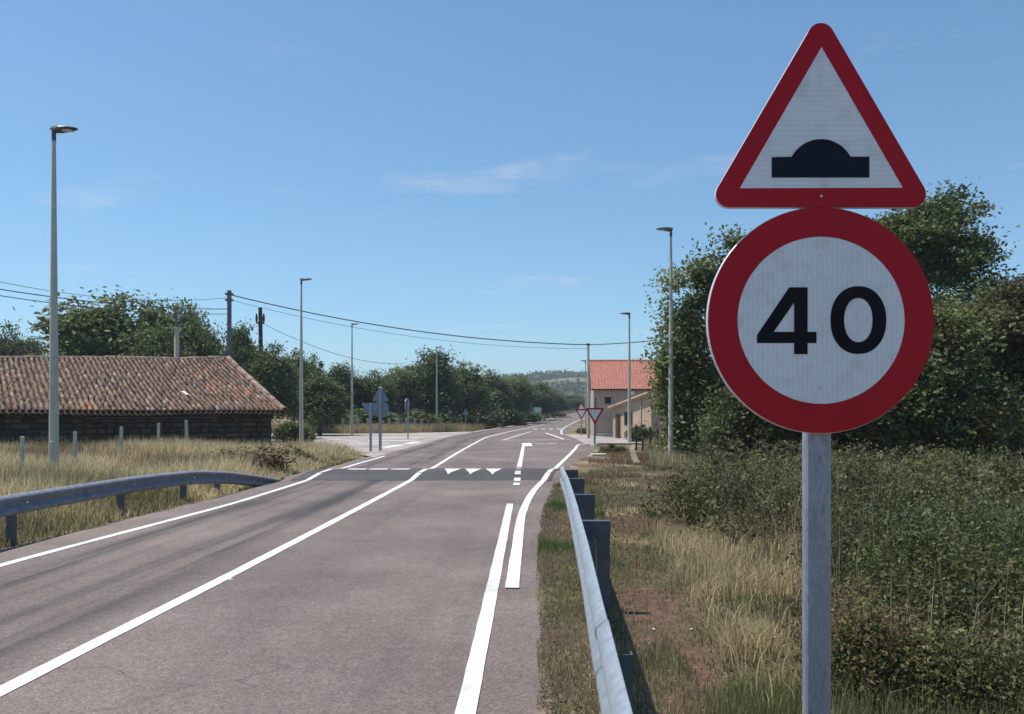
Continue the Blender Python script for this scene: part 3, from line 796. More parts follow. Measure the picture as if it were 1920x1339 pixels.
# ------------------------------------------------------------------ street lamps
def lamp(x, y, ztop, side, label, thick=1.0):
    g = float(gz(x, y)); H = ztop - g
    root = empty('street_lamp', (x, y, g)); tag(root, label, 'street lamp', 'tall street lamps along the road')
    mb = MB(); mb.tube([(0, 0, -0.1), (0, 0, H * 0.5), (0, 0, H - 0.08)], [0.105 * thick, 0.075 * thick, 0.038 * thick], 14)
    mb.build('pole', M['lamp_pole'], root, smooth=True)
    mb = MB(); mb.tube([(0, 0, 0.0), (0, 0, 0.03)], [0.19, 0.17], 4); mb.build('base_plate', M['concrete'], root)
    mb = MB(); mb.box(-0.04, 0.04, -0.115 * thick, -0.09 * thick, 0.7, 1.05); mb.build('service_door', M['lamp_pole'], root, bevel=0.004)
    mb = MB(); mb.tube([(0, 0, H - 0.2), (0, 0, H + 0.03)], [0.048, 0.045], 10); mb.build('spigot', M['lamp_head'], root, smooth=True)
    # flat tapered luminaire
    s = side
    st = [(-0.07, 0.05, 0.03, 0.09), (0.02, 0.085, -0.02, 0.115), (0.15, 0.14, 0.0, 0.12), (0.34, 0.14, 0.035, 0.11), (0.47, 0.10, 0.05, 0.09), (0.52, 0.05, 0.06, 0.075)]
    v, f = [], []
    for (xx_, hw, zb, zt) in st:
        for (yy_, zz_) in ((-hw, zb + 0.01), (hw, zb + 0.01), (hw, (zb + zt) / 2), (hw * 0.6, zt), (-hw * 0.6, zt), (-hw, (zb + zt) / 2)):
            v.append((s * xx_, yy_, H + zz_))
    for i in range(len(st) - 1):
        for j in range(6): f.append((i * 6 + j, i * 6 + (j + 1) % 6, i * 6 + 6 + (j + 1) % 6, i * 6 + 6 + j))
    f.append(tuple(range(6))); f.append(tuple(range(len(v) - 6, len(v))))
    mb = MB(); mb.add(v, f); hd = mb.build('lamp_head', M['lamp_head'], root, smooth=False, bevel=0.004)
    mb = MB(); mb.box(min(s * 0.15, s * 0.4), max(s * 0.15, s * 0.4), -0.09, 0.09, H + 0.018, H + 0.03); ln = mb.build('lens', M['lens'], hd)
    ln.rotation_euler = (0, 0, 0)
    return root
lamp(px(101, 18.45), 18.45, 7.90, 1, 'nearest and tallest street lamp on the left, in dry grass behind the guardrail', 1.05)
lamp(px(565, 39.9), 39.9, 7.98, 1, 'street lamp just right of the tiled barn, at the side road corner')
lamp(px(660, 60), 60, 7.95, 1, 'slender street lamp before the woodland, left of the sign backs')
lamp(px(819, 79), 79, 7.75, 1, 'far left-side street lamp in front of the tallest wood tree')
lamp(px(1258, 28.9), 28.9, 7.97, -1, 'right-hand street lamp half hidden by the leafy tree')
lamp(px(1180, 44.5), 44.5, 6.87, -1, 'street lamp standing in front of the red-roofed house')
lamp(px(1098, 76), 76, 6.26, -1, 'thin far street lamp left of the red-roofed house', 0.8)

# ------------------------------------------------------------------ poles and cables
def pole(name, x, y, ztop, r0, r1, mat, label, lean=0.0, n=10):
    g = float(gz(x, y)); root = empty(name, (x, y, g)); tag(root, label, 'utility pole')
    mb = MB(); mb.tube([(0, 0, -0.2), (lean * 0.5, 0, (ztop - g) * 0.5), (lean, 0, ztop - g)], [r0, (r0 + r1) / 2, r1], n)
    mb.build('shaft', mat, root, smooth=n > 4)
    return root
p1 = pole('utility_pole', px(331, 46), 46, 6.35, 0.17, 0.13, M['concrete'], 'pale concrete utility pole rising behind the barn ridge', n=4)
H1 = 6.35 - p1.location.z
mb = MB(); mb.box(-0.24, 0.24, -0.16, 0.16, H1 - 0.12, H1 - 0.02); mb.build('collar', M['concrete'], p1)
mb = MB(); mb.tube([(0, 0, H1 - 0.3), (0, 0, H1 + 0.7)], [0.05, 0.04], 8); mb.build('extension_tube', M['galv_dark'], p1)
p2 = pole('utility_pole', px(430, 48), 48, 8.68, 0.15, 0.13, M['dark_pole'], 'tall dark steel utility pole carrying the road cables, behind the barn end')
for dz in (0.2, 0.55, 3.6):
    mb = MB(); mb.box(-0.2, 0.2, -0.17, 0.17, 8.68 - p2.location.z - dz - 0.05, 8.68 - p2.location.z - dz + 0.05); mb.build('clamp_band', M['galv_dark'], p2)
p3 = pole('utility_pole', px(491, 62), 62, 9.45, 0.20, 0.15, M['wood_pole'], 'dark wooden utility pole with upright insulators, leaning slightly above the trees', -0.12)
h3 = 9.45 - p3.location.z
mb = MB(); mb.box(-0.42, 0.18, -0.06, 0.06, h3 - 1.2, h3 - 1.08); mb.build('crossarm', M['wood_pole'], p3)
for xo in (-0.4, 0.14):
    mb = MB(); mb.tube([(xo, 0, h3 - 1.08), (xo, 0, h3 - 0.8), (xo, 0, h3 - 0.45)], [0.07, 0.10, 0.05], 8); mb.build('insulator', M['wood_pole'], p3)
p4 = pole('utility_pole', px(1103, 52), 52, 5.95, 0.11, 0.07, M['lamp_pole'], 'white pole at the junction where the overhead cables cross, left of the house')
mb = MB(); mb.box(-0.12, 0.12, -0.1, 0.1, 5.95 - p4.location.z - 0.12, 5.95 - p4.location.z - 0.02); mb.build('cable_bracket', M['galv_dark'], p4)

def cable(a, b, sag, r, label):
    a, b = Vector(a), Vector(b); mb = MB(); n = 28
    pts = [a + (b - a) * (i / n) - Vector((0, 0, sag * 4 * (i / n) * (1 - i / n))) for i in range(n + 1)]
    mb.tube(pts, [r] * (n + 1), 6)
    tag(mb.build('overhead_cable', M['cable'], smooth=True), label, 'cable', 'overhead cables')
P2 = (px(431, 48), 48, 8.45); P4 = (px(1103, 52), 52, 5.86)
cable(P2, P4, 0.62, 0.030, 'thick overhead cable from the dark steel pole across the road to the junction pole')
cable((P2[0], 48, 8.15), (P4[0], 52.05, 5.62), 0.72, 0.011, 'thin overhead wire just below the thick cable across the road')
cable(P4, (px(1330, 47), 47, 6.1), 0.12, 0.026, 'overhead cable from the junction pole to the right-hand trees')
cable((P2[0], 48.1, 8.3), (px(-260, 33), 33, 8.25), 0.9, 0.012, 'upper overhead wire leaving the picture at the left edge')
cable((P2[0], 47.9, 7.6), (px(-300, 30), 30, 7.2), 0.5, 0.022, 'middle of the three overhead wires at the left edge')
cable((P2[0], 47.8, 7.3), (px(-300, 29.5), 29.5, 6.85), 0.5, 0.018, 'lowest of the three overhead wires at the left edge')
cable((px(493, 62), 62, 8.25), (px(760, 92), 92, 7.0), 0.9, 0.02, 'overhead wire dropping from the wooden pole into the wood')
cable((px(488, 62), 62, 8.1), (px(60, 66), 66, 7.5), 0.7, 0.017, 'overhead wire running left from the wooden pole behind the big tree')

# ------------------------------------------------------------------ small signs
def tri_pts(wd, up=True, r=0.04, n=5):
    h = wd * 0.9; cs = [(-wd / 2 + r, r), (wd / 2 - r, r), (0, h - r)]
    if not up: cs = [(x, h - z) for x, z in cs][::-1]
    out = []
    for k in range(3):
        p, c, q = Vector(cs[k - 1]), Vector(cs[k]), Vector(cs[(k + 1) % 3])
        d1 = (c - p).normalized(); d2 = (q - c).normalized()
        a1 = math.atan2(d1.y, d1.x) - math.pi / 2; a2 = math.atan2(d2.y, d2.x) - math.pi / 2
        while a2 < a1: a2 += 2 * math.pi
        for i in range(n + 1):
            a = a1 + (a2 - a1) * i / n; out.append((c.x + r * math.cos(a), c.y + r * math.sin(a)))
    return out
def scaled(pts, s, cz):
    return [(x * s, cz + (z - cz) * s) for x, z in pts]
def plate(root, kind, zc_, size, front, name='plate', field=None):
    """front: True = faces the camera (-y)"""
    sgn_ = -1 if front else 1
    if kind == 'disc':
        pts = [(size / 2 * math.cos(2 * math.pi * i / 32), size / 2 * math.sin(2 * math.pi * i / 32)) for i in range(32)]; c0 = 0
    else:
        pts = tri_pts(size, kind == 'tri'); c0 = size * (0.30 if kind == 'tri' else 0.60)
    pts = [(x, z - c0) for x, z in pts]
    off = -0.06 if True else 0
    y0, y1 = (off - 0.012, off + 0.012)
    if not front: y0, y1 = (0.048, 0.072)
    mb = MB(); mb.prism([(x, z + zc_) for x, z in pts], y0, y1); pl = mb.build(name, M['alu'], root)
    yf = y0 if front else y1
    ya, yb = sorted((yf + sgn_ * 0.001, yf + sgn_ * 0.004))
    mb = MB(); mb.ring([(x, z + zc_) for x, z in pts], [(x * 0.70, z * 0.70 + zc_) for x, z in pts], ya, yb); mb.build('red_border', M['red'], pl)
    mb = MB(); mb.prism([(x * 0.698, z * 0.698 + zc_) for x, z in pts], ya, yb); mb.build('white_field', M['white_tri'], pl)
    return pl
def small_sign(name, x, y, htop, label, plates, rz=0.0, r=0.04, foot=False):
    g = float(gz(x, y)); root = empty(name, (x, y, g), rz); tag(root, label, 'road sign')
    mb = MB(); mb.box(-r, r, -0.03, 0.03, -0.2, htop - g); mb.build('post', M['galv_post'], root, bevel=0.004)
    for kind, zc_, size, front in plates:
        plate(root, kind, zc_ - g, size, front)
    if foot:
        mb = MB(); mb.tube([(0, 0, -0.05), (0, 0, 0.12)], [0.25, 0.2], 10); mb.build('footing', M['concrete'], root)
    return root
def zat(py, Y): return CAMZ - (py - 772) / F * Y
s1 = small_sign('road_sign', px(713, 35), 35, zat(728, 35), 'grey back of a triangle and disc sign pair on one post, left junction', [('tri', zat(744, 35) + 0.02, 0.68, False), ('disc', zat(767, 35), 0.70, False)], r=0.06)
mb = MB(); mb.box(-0.09, 0.09, -0.06, 0.045, zat(728, 35) - s1.location.z, zat(725, 35) - s1.location.z); mb.build('post_cap', M['rim'], s1)
small_sign('road_sign', px(695, 34.4), 34.4, zat(757, 34.4), 'grey back of an inverted triangle give-way sign beside the sign pair', [('inv', zat(766, 34.4), 0.76, False)], r=0.05)
small_sign('road_sign', px(765, 50), 50, zat(748, 50), 'round sign seen nearly edge-on across the left side road', [('disc', zat(759, 50), 0.80, False)], rz=R(78))
small_sign('road_sign', px(873, 76), 76, zat(768, 76), 'tiny triangular sign far off before the shrubs at the wood edge', [('tri', zat(774, 76), 0.6, False)])
small_sign('give_way_sign', px(1115, 41), 41, zat(766, 41), 'red-bordered inverted triangle give-way sign at the right junction corner', [('inv', zat(775, 41), 0.88, True)], r=0.05, foot=True)
sg = small_sign('road_sign', px(1090, 58), 58, zat(757, 58), 'far post with a small triangle above an inverted triangle, behind the give-way sign', [('tri', zat(764, 58), 0.55, True), ('inv', zat(774, 58), 0.78, True)])
g = empty('road_sign', (px(996, 120), 120, float(gz(px(996, 120), 120)))); tag(g, 'distant bluish sign post with a white name board beside the far road', 'road sign')
mb = MB(); mb.box(-0.15, 0.15, -0.05, 0.05, -0.2, 3.1); mb.build('post', M['galv_post'], g)
mb = MB(); mb.box(0.3, 1.45, -0.05, -0.01, 1.35, 2.1); mb.build('name_board', M['white_tri'], g)
for xo in (0.5, 1.3):
    mb = MB(); mb.box(xo - 0.04, xo + 0.04, -0.008, 0.05, -0.2, 2.05); mb.build('board_post', M['galv_dark'], g)
g = empty('marker_post', (px(1022, 132), 132, float(gz(px(1022, 132), 132)))); tag(g, 'distant white marker post left of the far road', 'post')
mb = MB(); mb.box(-0.16, 0.16, -0.1, 0.1, -0.2, 2.1); mb.build('shaft', M['concrete'], g)

# ------------------------------------------------------------------ fence posts
def fpost(x, y, ztop, label, group, wd=0.07, mat='concrete', lean=0.0):
    g = float(gz(x, y)); mb = MB()
    mb.add([(-wd, -wd, -0.25), (wd, -wd, -0.25), (wd, wd, -0.25), (-wd, wd, -0.25), (-wd * .8 + lean, -wd * .8, ztop - g), (wd * .8 + lean, -wd * .8, ztop - g), (wd * .8 + lean, wd * .8, ztop - g), (-wd * .8 + lean, wd * .8, ztop - g)],
           [(0, 1, 2, 3), (4, 5, 6, 7), (0, 1, 5, 4), (1, 2, 6, 5), (2, 3, 7, 6), (3, 0, 4, 7)])
    tag(mb.build('fence_post', M[mat], bevel=0.008, loc=(x, y, g)), label, 'fence post', group)
for p_, y_, z_, wd, lb in ((41, 18.4, 1.10, .043, 'fence post at the left edge, left of the nearest lamp'), (140, 20.6, 1.15, .043, 'first fence post right of the nearest lamp, in tall dry grass'),
                       (227, 23.05, 1.23, .043, 'second fence post right of the nearest lamp, before the barn wall'), (297, 25.5, 1.30, .043, 'third fence post right of the nearest lamp, standing dead straight'), (352, 27.4, 1.37, .05, 'leaning pale fence post closest to the barn corner')):
    fpost(px(p_, y_), y_, z_, lb, 'concrete fence posts in the left field', wd, lean=-0.05 if p_ == 352 else 0.01)
for i, p_ in enumerate((604, 643, 671, 690, 730, 746, 762, 778, 791)):
    y_ = 64 + 0.6 * i
    fpost(px(p_, y_), y_, zat(781 if i == 0 else 784 + (i % 3), y_), ['tall pale post at the left end of the far fence by the side road', 'far fence post left of the slender street lamp', 'far fence post just right of the slender street lamp', 'far fence post behind the give-way sign back',
          'far fence post right of the sign pair', 'second far fence post right of the sign pair', 'far fence post directly behind the edge-on round sign', 'far fence post just right of the edge-on round sign', 'last far fence post before the shrubs'][i], 'far fence posts beyond the side road', 0.17 if i == 0 else 0.12)
for i, (p_, y_) in enumerate(((1193, 37), (1205, 36), (1219, 35), (1233, 34), (1246, 33), (1282, 31))):
    fpost(px(p_, y_), y_, zat(796 + i * 2, y_), ['thin dark fence post next to the lamp before the house', 'second thin fence post from the house, in dry grass', 'third thin fence post from the house, in dry grass', 'fourth thin fence post from the house, nearing the half hidden lamp',
          'thin fence post touching the half hidden lamp', 'thin fence post right of the half hidden lamp, under the tree'][i], 'thin fence posts on the right', 0.04, 'wood_pole')

# ------------------------------------------------------------------ barn
U = Vector((-0.832, -0.555, 0)); VV = Vector((-0.555, 0.832, 0)); ER = Vector((-8.62, 31.0, 0))
def barn():
    g0 = -0.5
    root = empty('barn', (ER.x, ER.y, g0)); tag(root, 'long low stone barn with an old weathered clay tile roof', 'barn')
    root.rotation_euler = (0, 0, math.atan2(U.y, U.x))
    # local: +x along the eave to the left, local -y = back (since z x): compute signs
    c, s = math.cos(root.rotation_euler.z), math.sin(root.rotation_euler.z)
    ylocal = Vector((-s, c, 0)); sb = 1 if ylocal.dot(VV) > 0 else -1
    W = 7.8; LEN = 14.5; EAVE = 1.68 - g0
    def ridge_h(x): return 4.07 - g0 - 0.036 * x - 0.045 * np.exp(-((x - 2.6) / 1.6) ** 2) + 0.008 * np.sin(x * 1.9)
    def surf(x, t):        # t 0 at eave .. 1 at ridge
        z = EAVE + (ridge_h(x) - EAVE) * t + 0.03 * np.sin(x * 0.9 + t * 4) - 0.05 * np.sin(math.pi * t)
        return np.array([x, sb * (t * W), z])
    # walls (core) set back under the eave
    mb = MB()
    def wall(x0, x1, y0, y1, z1): mb.box(x0, x1, min(sb * y0, sb * y1), max(sb * y0, sb * y1), -0.3, z1)
    wall(0.3, LEN, 0.35, 0.8, EAVE + 0.02); wall(0.3, LEN, 2 * W - 0.8, 2 * W - 0.35, EAVE + 0.02)
    for (x0, x1) in ((0.3, 0.75), (LEN - 0.45, LEN)):
        h = float(ridge_h(x0)) - 0.12
        yA, yB = 0.8, 2 * W - 0.8
        prof = [(yA, -0.3), (yB, -0.3), (yB, EAVE), (W, h), (yA, EAVE)]
        b = len(mb.v); mb.v += [(x0, sb * y, z) for y, z in prof] + [(x1, sb * y, z) for y, z in prof]
        mb.f += [tuple(b + i for i in range(5)), tuple(b + 5 + i for i in reversed(range(5)))] + [(b + i, b + (i + 1) % 5, b + 5 + (i + 1) % 5, b + 5 + i) for i in range(5)]
    mb.build('wall', M['mortar'], root)
    # stones on the front wall
    z = -0.1; k = 0
    while z < EAVE - 0.06:
        h = random.uniform(0.13, 0.22); x = 0.28 + random.uniform(-0.02, 0.02)
        while x < 10.6:
            l = random.uniform(0.22, 0.62)
            zt = min(z + h, EAVE - 0.03)
            b = random.uniform(0.7, 1.25); hue = random.uniform(-0.01, 0.015)
            col = np.array([0.10 + hue, 0.085, 0.066 - hue * 0.5]) * b
            j = lambda q: random.uniform(-q, q)
            x0, x1 = x + 0.012, x + l - 0.012; z0, z1 = z + 0.012, zt - 0.012
            yb_, yf = sb * 0.36, sb * (0.31 - random.uniform(0, 0.05))
            dz = [j(0.02) for _ in range(4)]
            v = [(x0, yb_, z0), (x1, yb_, z0), (x1, yb_, z1), (x0, yb_, z1), (x0 + 0.02, yf, z0 + 0.02 + abs(dz[0])), (x1 - 0.025 + j(0.01), yf, z0 + 0.015 + abs(dz[1])), (x1 - 0.02, yf + j(0.01), z1 - 0.015 - abs(dz[2])), (x0 + 0.02 + j(0.01), yf, z1 - 0.02 - abs(dz[3]))]
            f = np.array([(4, 5, 6, 7), (0, 1, 5, 4), (1, 2, 6, 5), (2, 3, 7, 6), (3, 0, 4, 7), (0, 3, 2, 1)])
            if sb > 0: pass
            link('stone', np_mesh('stone', v, f, M['stone'], cols=np.tile(col, (8, 1))), root)
            k += 1; x += l
        z += h
    # roof bed: wavy channels between the cover tiles
    pitch = 0.178; ncol = int((LEN + 0.25) / pitch)
    def bed(back):
        xs = np.arange(-0.05, LEN + 0.2, pitch / 4); ts = np.linspace(-0.025, 1, 14)
        V = []
        for t in ts:
            for i, x in enumerate(xs):
                q = surf(x, min(t, 1)); ph = math.cos(2 * math.pi * (x + 0.05) / pitch)
                y = sb * t * W if not back else sb * (2 * W - t * W)
                V.append((x, y, q[2] - 0.055 + 0.03 * ph - (0.012 if back else 0)))
        V = np.array(V); k = len(xs); n = len(ts); i = np.arange(n - 1)[:, None] * k + np.arange(k - 1)[None]
        f = np.stack([i, i + 1, i + k + 1, i + k], -1).reshape(-1, 4)
        nn = vnoise(V[:, 0], V[:, 1], 2.5, 51)[:, None]
        col = np.array([0.10, 0.072, 0.06]) * (0.7 + 0.7 * nn)
        o = link('roof_bed' if not back else 'rear_roof', np_mesh('roof', V, f, M['tile'], cols=col, smooth=True), root)
        return o
    bed(False); bed(True)
    # soffit boards close the eave
    mb = MB(); mb.box(0.2, LEN, min(sb * 0.05, sb * 0.36), max(sb * 0.05, sb * 0.36), EAVE - 0.10, EAVE - 0.075); mb.build('eave_board', M['wood_pole'], root)
    mb = MB()
    mb.box(2.2, 6.6, min(sb * 0.20, sb * 0.26), max(sb * 0.20, sb * 0.26), EAVE - 0.26, EAVE - 0.22); gb = mb.build('gutter_pipe', M['galv_dark'], root); 
    # cover tiles
    slope_len = math.hypot(W, 2.42)
    NR = 26
    def tile_geo(r0=0.074, r1=0.058, Lt=0.42, seg=5):
        v = []
        for (yy_, r) in ((0, r0), (Lt, r1)):
            for rr_ in (r, r - 0.016):
                for i in range(seg + 1):
                    a = math.pi * i / seg
                    v.append((rr_ * math.cos(a), yy_, rr_ * math.sin(a) * 0.85))
        n = seg + 1; f = []
        for i in range(seg):
            f += [(i, i + 1, 2 * n + i + 1, 2 * n + i), (n + i + 1, n + i, 3 * n + i, 3 * n + i + 1), (i + 1, i, n + i, n + i + 1)]
        return np.array(v), np.array(f)
    tv, tf = tile_geo()
    pal = [(0.20, 0.122, 0.088), (0.235, 0.145, 0.10), (0.165, 0.11, 0.088), (0.30, 0.215, 0.15), (0.12, 0.088, 0.072), (0.225, 0.16, 0.118), (0.33, 0.255, 0.185), (0.18, 0.13, 0.105), (0.32, 0.155, 0.095), (0.35, 0.185, 0.12)]
    protos = [np_mesh('tile', tv, tf, M['tile'], cols=np.tile(np.array(p), (len(tv), 1)), smooth=True) for p in pal]
    Vs, Fs, Cs = [], [], []; nb = 0
    r_ = random.Random(3)
    for cidx in range(ncol):
        x = 0.02 + cidx * pitch
        for row in range(NR):
            t0 = (row - 0.35) / NR
            a = surf(x, max(t0, 0)); b_ = surf(x, min(t0 + 1.0 / NR, 1.0))
            if t0 < 0: a = np.array([x, sb * t0 * W, EAVE + t0 * 2.4])
            b_[0] = x
            d = Vector(b_ - a).normalized()
            if sb < 0:
                side = Vector((-1, 0, 0))
            else:
                side = Vector((1, 0, 0))
            up = side.cross(d).normalized(); side = d.cross(up)
            jx, jz = r_.uniform(-0.014, 0.014), r_.uniform(0, 0.012)
            mtx = Matrix(((side.x, d.x, up.x, a[0] + jx), (side.y, d.y, up.y, a[1]), (side.z, d.z, up.z, a[2] + 0.0 + jz + 0.012), (0, 0, 0, 1)))
            mtx = mtx @ Matrix.Rotation(r_.uniform(-0.05, 0.05), 4, 'Z') @ Matrix.Rotation(0.05, 4, 'X')
            # orange replacement patches
            orange = (math.hypot((x - 1.2) / 0.9, (row - 9) / 4.5) < 1 and r_.random() < 0.28) or (math.hypot((x - 1.9) / 0.6, (row - 17) / 3) < 1 and r_.random() < 0.35) or (6.1 < x < 6.75 and row < 4 and r_.random() < .8)
            ci = r_.choice((8, 9, 3)) if orange else (r_.choice((3, 6)) if r_.random() < 0.08 else r_.choice((0, 0, 1, 1, 2, 4, 5, 7)))
            if row < 5 and x < 10.2:
                o = link('tile', protos[ci], root); o.matrix_local = mtx
            else:
                q = tv @ np.array(mtx.to_3x3()).T + np.array(mtx.translation)
                Vs.append(q); Fs.append(tf + nb); nb += len(tv); Cs.append(np.tile(np.array(pal[ci]) * r_.uniform(0.85, 1.2), (len(tv), 1)))
    o = link('upper_tiles', np_mesh('upper_tiles', np.concatenate(Vs), np.concatenate(Fs), M['tile'], cols=np.concatenate(Cs), smooth=True), root); o['kind'] = 'stuff'
    # ridge tiles and verge tiles
    def line_tiles(name, pts_fn, n, ln, rad):
        me = None
        for i in range(n):
            a, b_ = Vector(pts_fn(i)), Vector(pts_fn(i + 1)); d = (b_ - a).normalized()
            up = Vector((0, 0, 1)); side = d.cross(up).normalized(); up = side.cross(d)
            mtx = Matrix(((side.x, d.x, up.x, a.x), (side.y, d.y, up.y, a.y), (side.z, d.z, up.z, a.z + r_.uniform(-0.01, 0.015)), (0, 0, 0, 1))) @ Matrix.Rotation(0.04, 4, 'X')
            o = link(name, r_.choice(protos2), root); o.matrix_local = mtx
    tv2, tf2 = tile_geo(0.13, 0.11, 0.50)
    protos2 = [np_mesh('ridge_tile', tv2, tf2, M['tile'], cols=np.tile(np.array(p), (len(tv2), 1)), smooth=True) for p in ((0.26, 0.17, 0.14), (0.32, 0.22, 0.17), (0.36, 0.28, 0.22))]
    line_tiles('ridge_tile', lambda i: (-0.12 + i * 0.42, sb * W, float(ridge_h(i * 0.42)) + 0.0), 35, .5, .13)
    def verge(i):
        q = surf(-0.08, min(max((i - 0.3) / 21, 0), 1)); 
        if i == 0: q[1] = -sb * 0.12; 
        return (q[0], q[1], q[2] + 0.02)
    line_tiles('verge_tile', verge, 21, .5, .13)
    # pale loose tile lying on the roof
    q = surf(3.0, 0.27); qq = surf(3.0, 0.32)
    mb = MB(); mb.box(-0.05, 0.05, -0.28, 0.28, 0, 0.03)
    o = mb.build('pale_slat', M['litter_white'], root, loc=(q[0], q[1], q[2] + 0.105)); d = Vector(qq - q); o.rotation_euler = (math.atan2(d.z, abs(d.y)) * sb, 0, 0.12)
barn()

# ------------------------------------------------------------------ house and shed
def house():
    A = Vector((px(1113, 56), 56, 0)); g0 = float(gz(A.x + 2, 58))
    root = empty('house', (A.x, A.y, g0), R(-3.4)); tag(root, 'plain ochre house with a bright red tiled gable roof at the junction', 'house')
    Lh, D = 9.0, 6.0; E = 3.22 - g0; RH = 5.20 - g0
    mb = MB()
    prof = [(0, -0.2), (D, -0.2), (D, E), (D / 2, RH - 0.12), (0, E)]
    b = [(0, y, z) for y, z in prof] + [(Lh, y, z) for y, z in prof]
    mb.add(b, [tuple(range(5)), tuple(range(9, 4, -1))] + [(i, i + 5, (i + 1) % 5 + 5, (i + 1) % 5) for i in range(5)])
    mb.build('wall', M['stucco'], root)
    # tiled roof, rolled profile
    xs = np.arange(-0.18, Lh + 0.2, 0.0525); rise_ = np.abs(np.sin(math.pi * xs / 0.21)) * 0.045
    rp = None
    for side in (0, 1):
        V = []
        rows = np.linspace(0, 1, 15)
        for r_ in rows:
            y = -0.28 + (D / 2 + 0.28) * r_; z = E - 0.10 + (RH - E + 0.12) * r_ + 0.012 * ((r_ * 14) % 1)
            yy_ = y if side == 0 else D - y
            for x, h in zip(xs, rise_): V.append((x, yy_, z + 0.04 + h))
        k = len(xs); i = np.arange(len(rows) - 1)[:, None] * k + np.arange(k - 1)[None]
        f = np.stack([i, i + 1, i + k + 1, i + k], -1).reshape(-1, 4)
        rp = link('roof_slope', np_mesh('roof_slope', V, f, M['red_roof'], smooth=True), root)
        mb = MB(); ya, yb = (-0.26, D / 2) if side == 0 else (D + 0.26, D / 2)
        mb.add([(-0.17, ya, E - 0.13), (Lh + .17, ya, E - 0.13), (Lh + .17, yb, RH + 0.01), (-0.17, yb, RH + 0.01), (-0.17, ya, E - 0.07), (Lh + .17, ya, E - 0.07), (Lh + .17, yb, RH + 0.05), (-0.17, yb, RH + 0.05)], [(0, 1, 2, 3), (4, 7, 6, 5), (0, 4, 5, 1), (3, 2, 6, 7), (0, 3, 7, 4), (1, 5, 6, 2)])
        mb.build('eave_board', M['frame'], root)
    for i in range(22):
        mb = MB(); mb.tube([(-0.2 + i * 0.43, D / 2, RH + 0.045), (-0.2 + i * 0.43 + 0.46, D / 2, RH + 0.06)], [0.12, 0.10], 8); mb.build('ridge_tile', M['red_roof'], root, smooth=True)
    # small vent window and a wall lamp, door
    def opening(name, x0, x1, z0, z1, mt):
        w_ = MB(); w_.box(x0, x1, -0.02, 0.05, z0, z1); f_ = w_.build(name, M['frame'], root)
        w_ = MB(); w_.box(x0 + 0.05, x1 - 0.05, -0.026, -0.0205, z0 + 0.05, z1 - 0.05); w_.build('pane' if name == 'window' else 'leaf', mt, f_)
    opening('window', 0.75, 1.18, 2.25, 2.72, M['window_dark'])
    opening('door', 5.6, 6.5, 0.0, 2.0, M['frame'])
    opening('window', 7.0, 7.8, 1.0, 2.0, M['window_dark'])
    mb = MB(); mb.box(0.1, 0.16, -0.08, -0.02, 0.2, 2.7); mb.build('downpipe', M['galv_dark'], root)
    mb = MB(); mb.box(2.45, 2.75, -0.16, -0.002, 2.5 + 0.35, 2.75 + 0.35); mb.build('wall_lamp', M['litter_white'], root, bevel=0.02)
    mb = MB(); mb.box(0.25, 1.6, -0.5, -0.01, -0.2, 0.25); mb.build('doorstep', M['concrete'], root)
house()
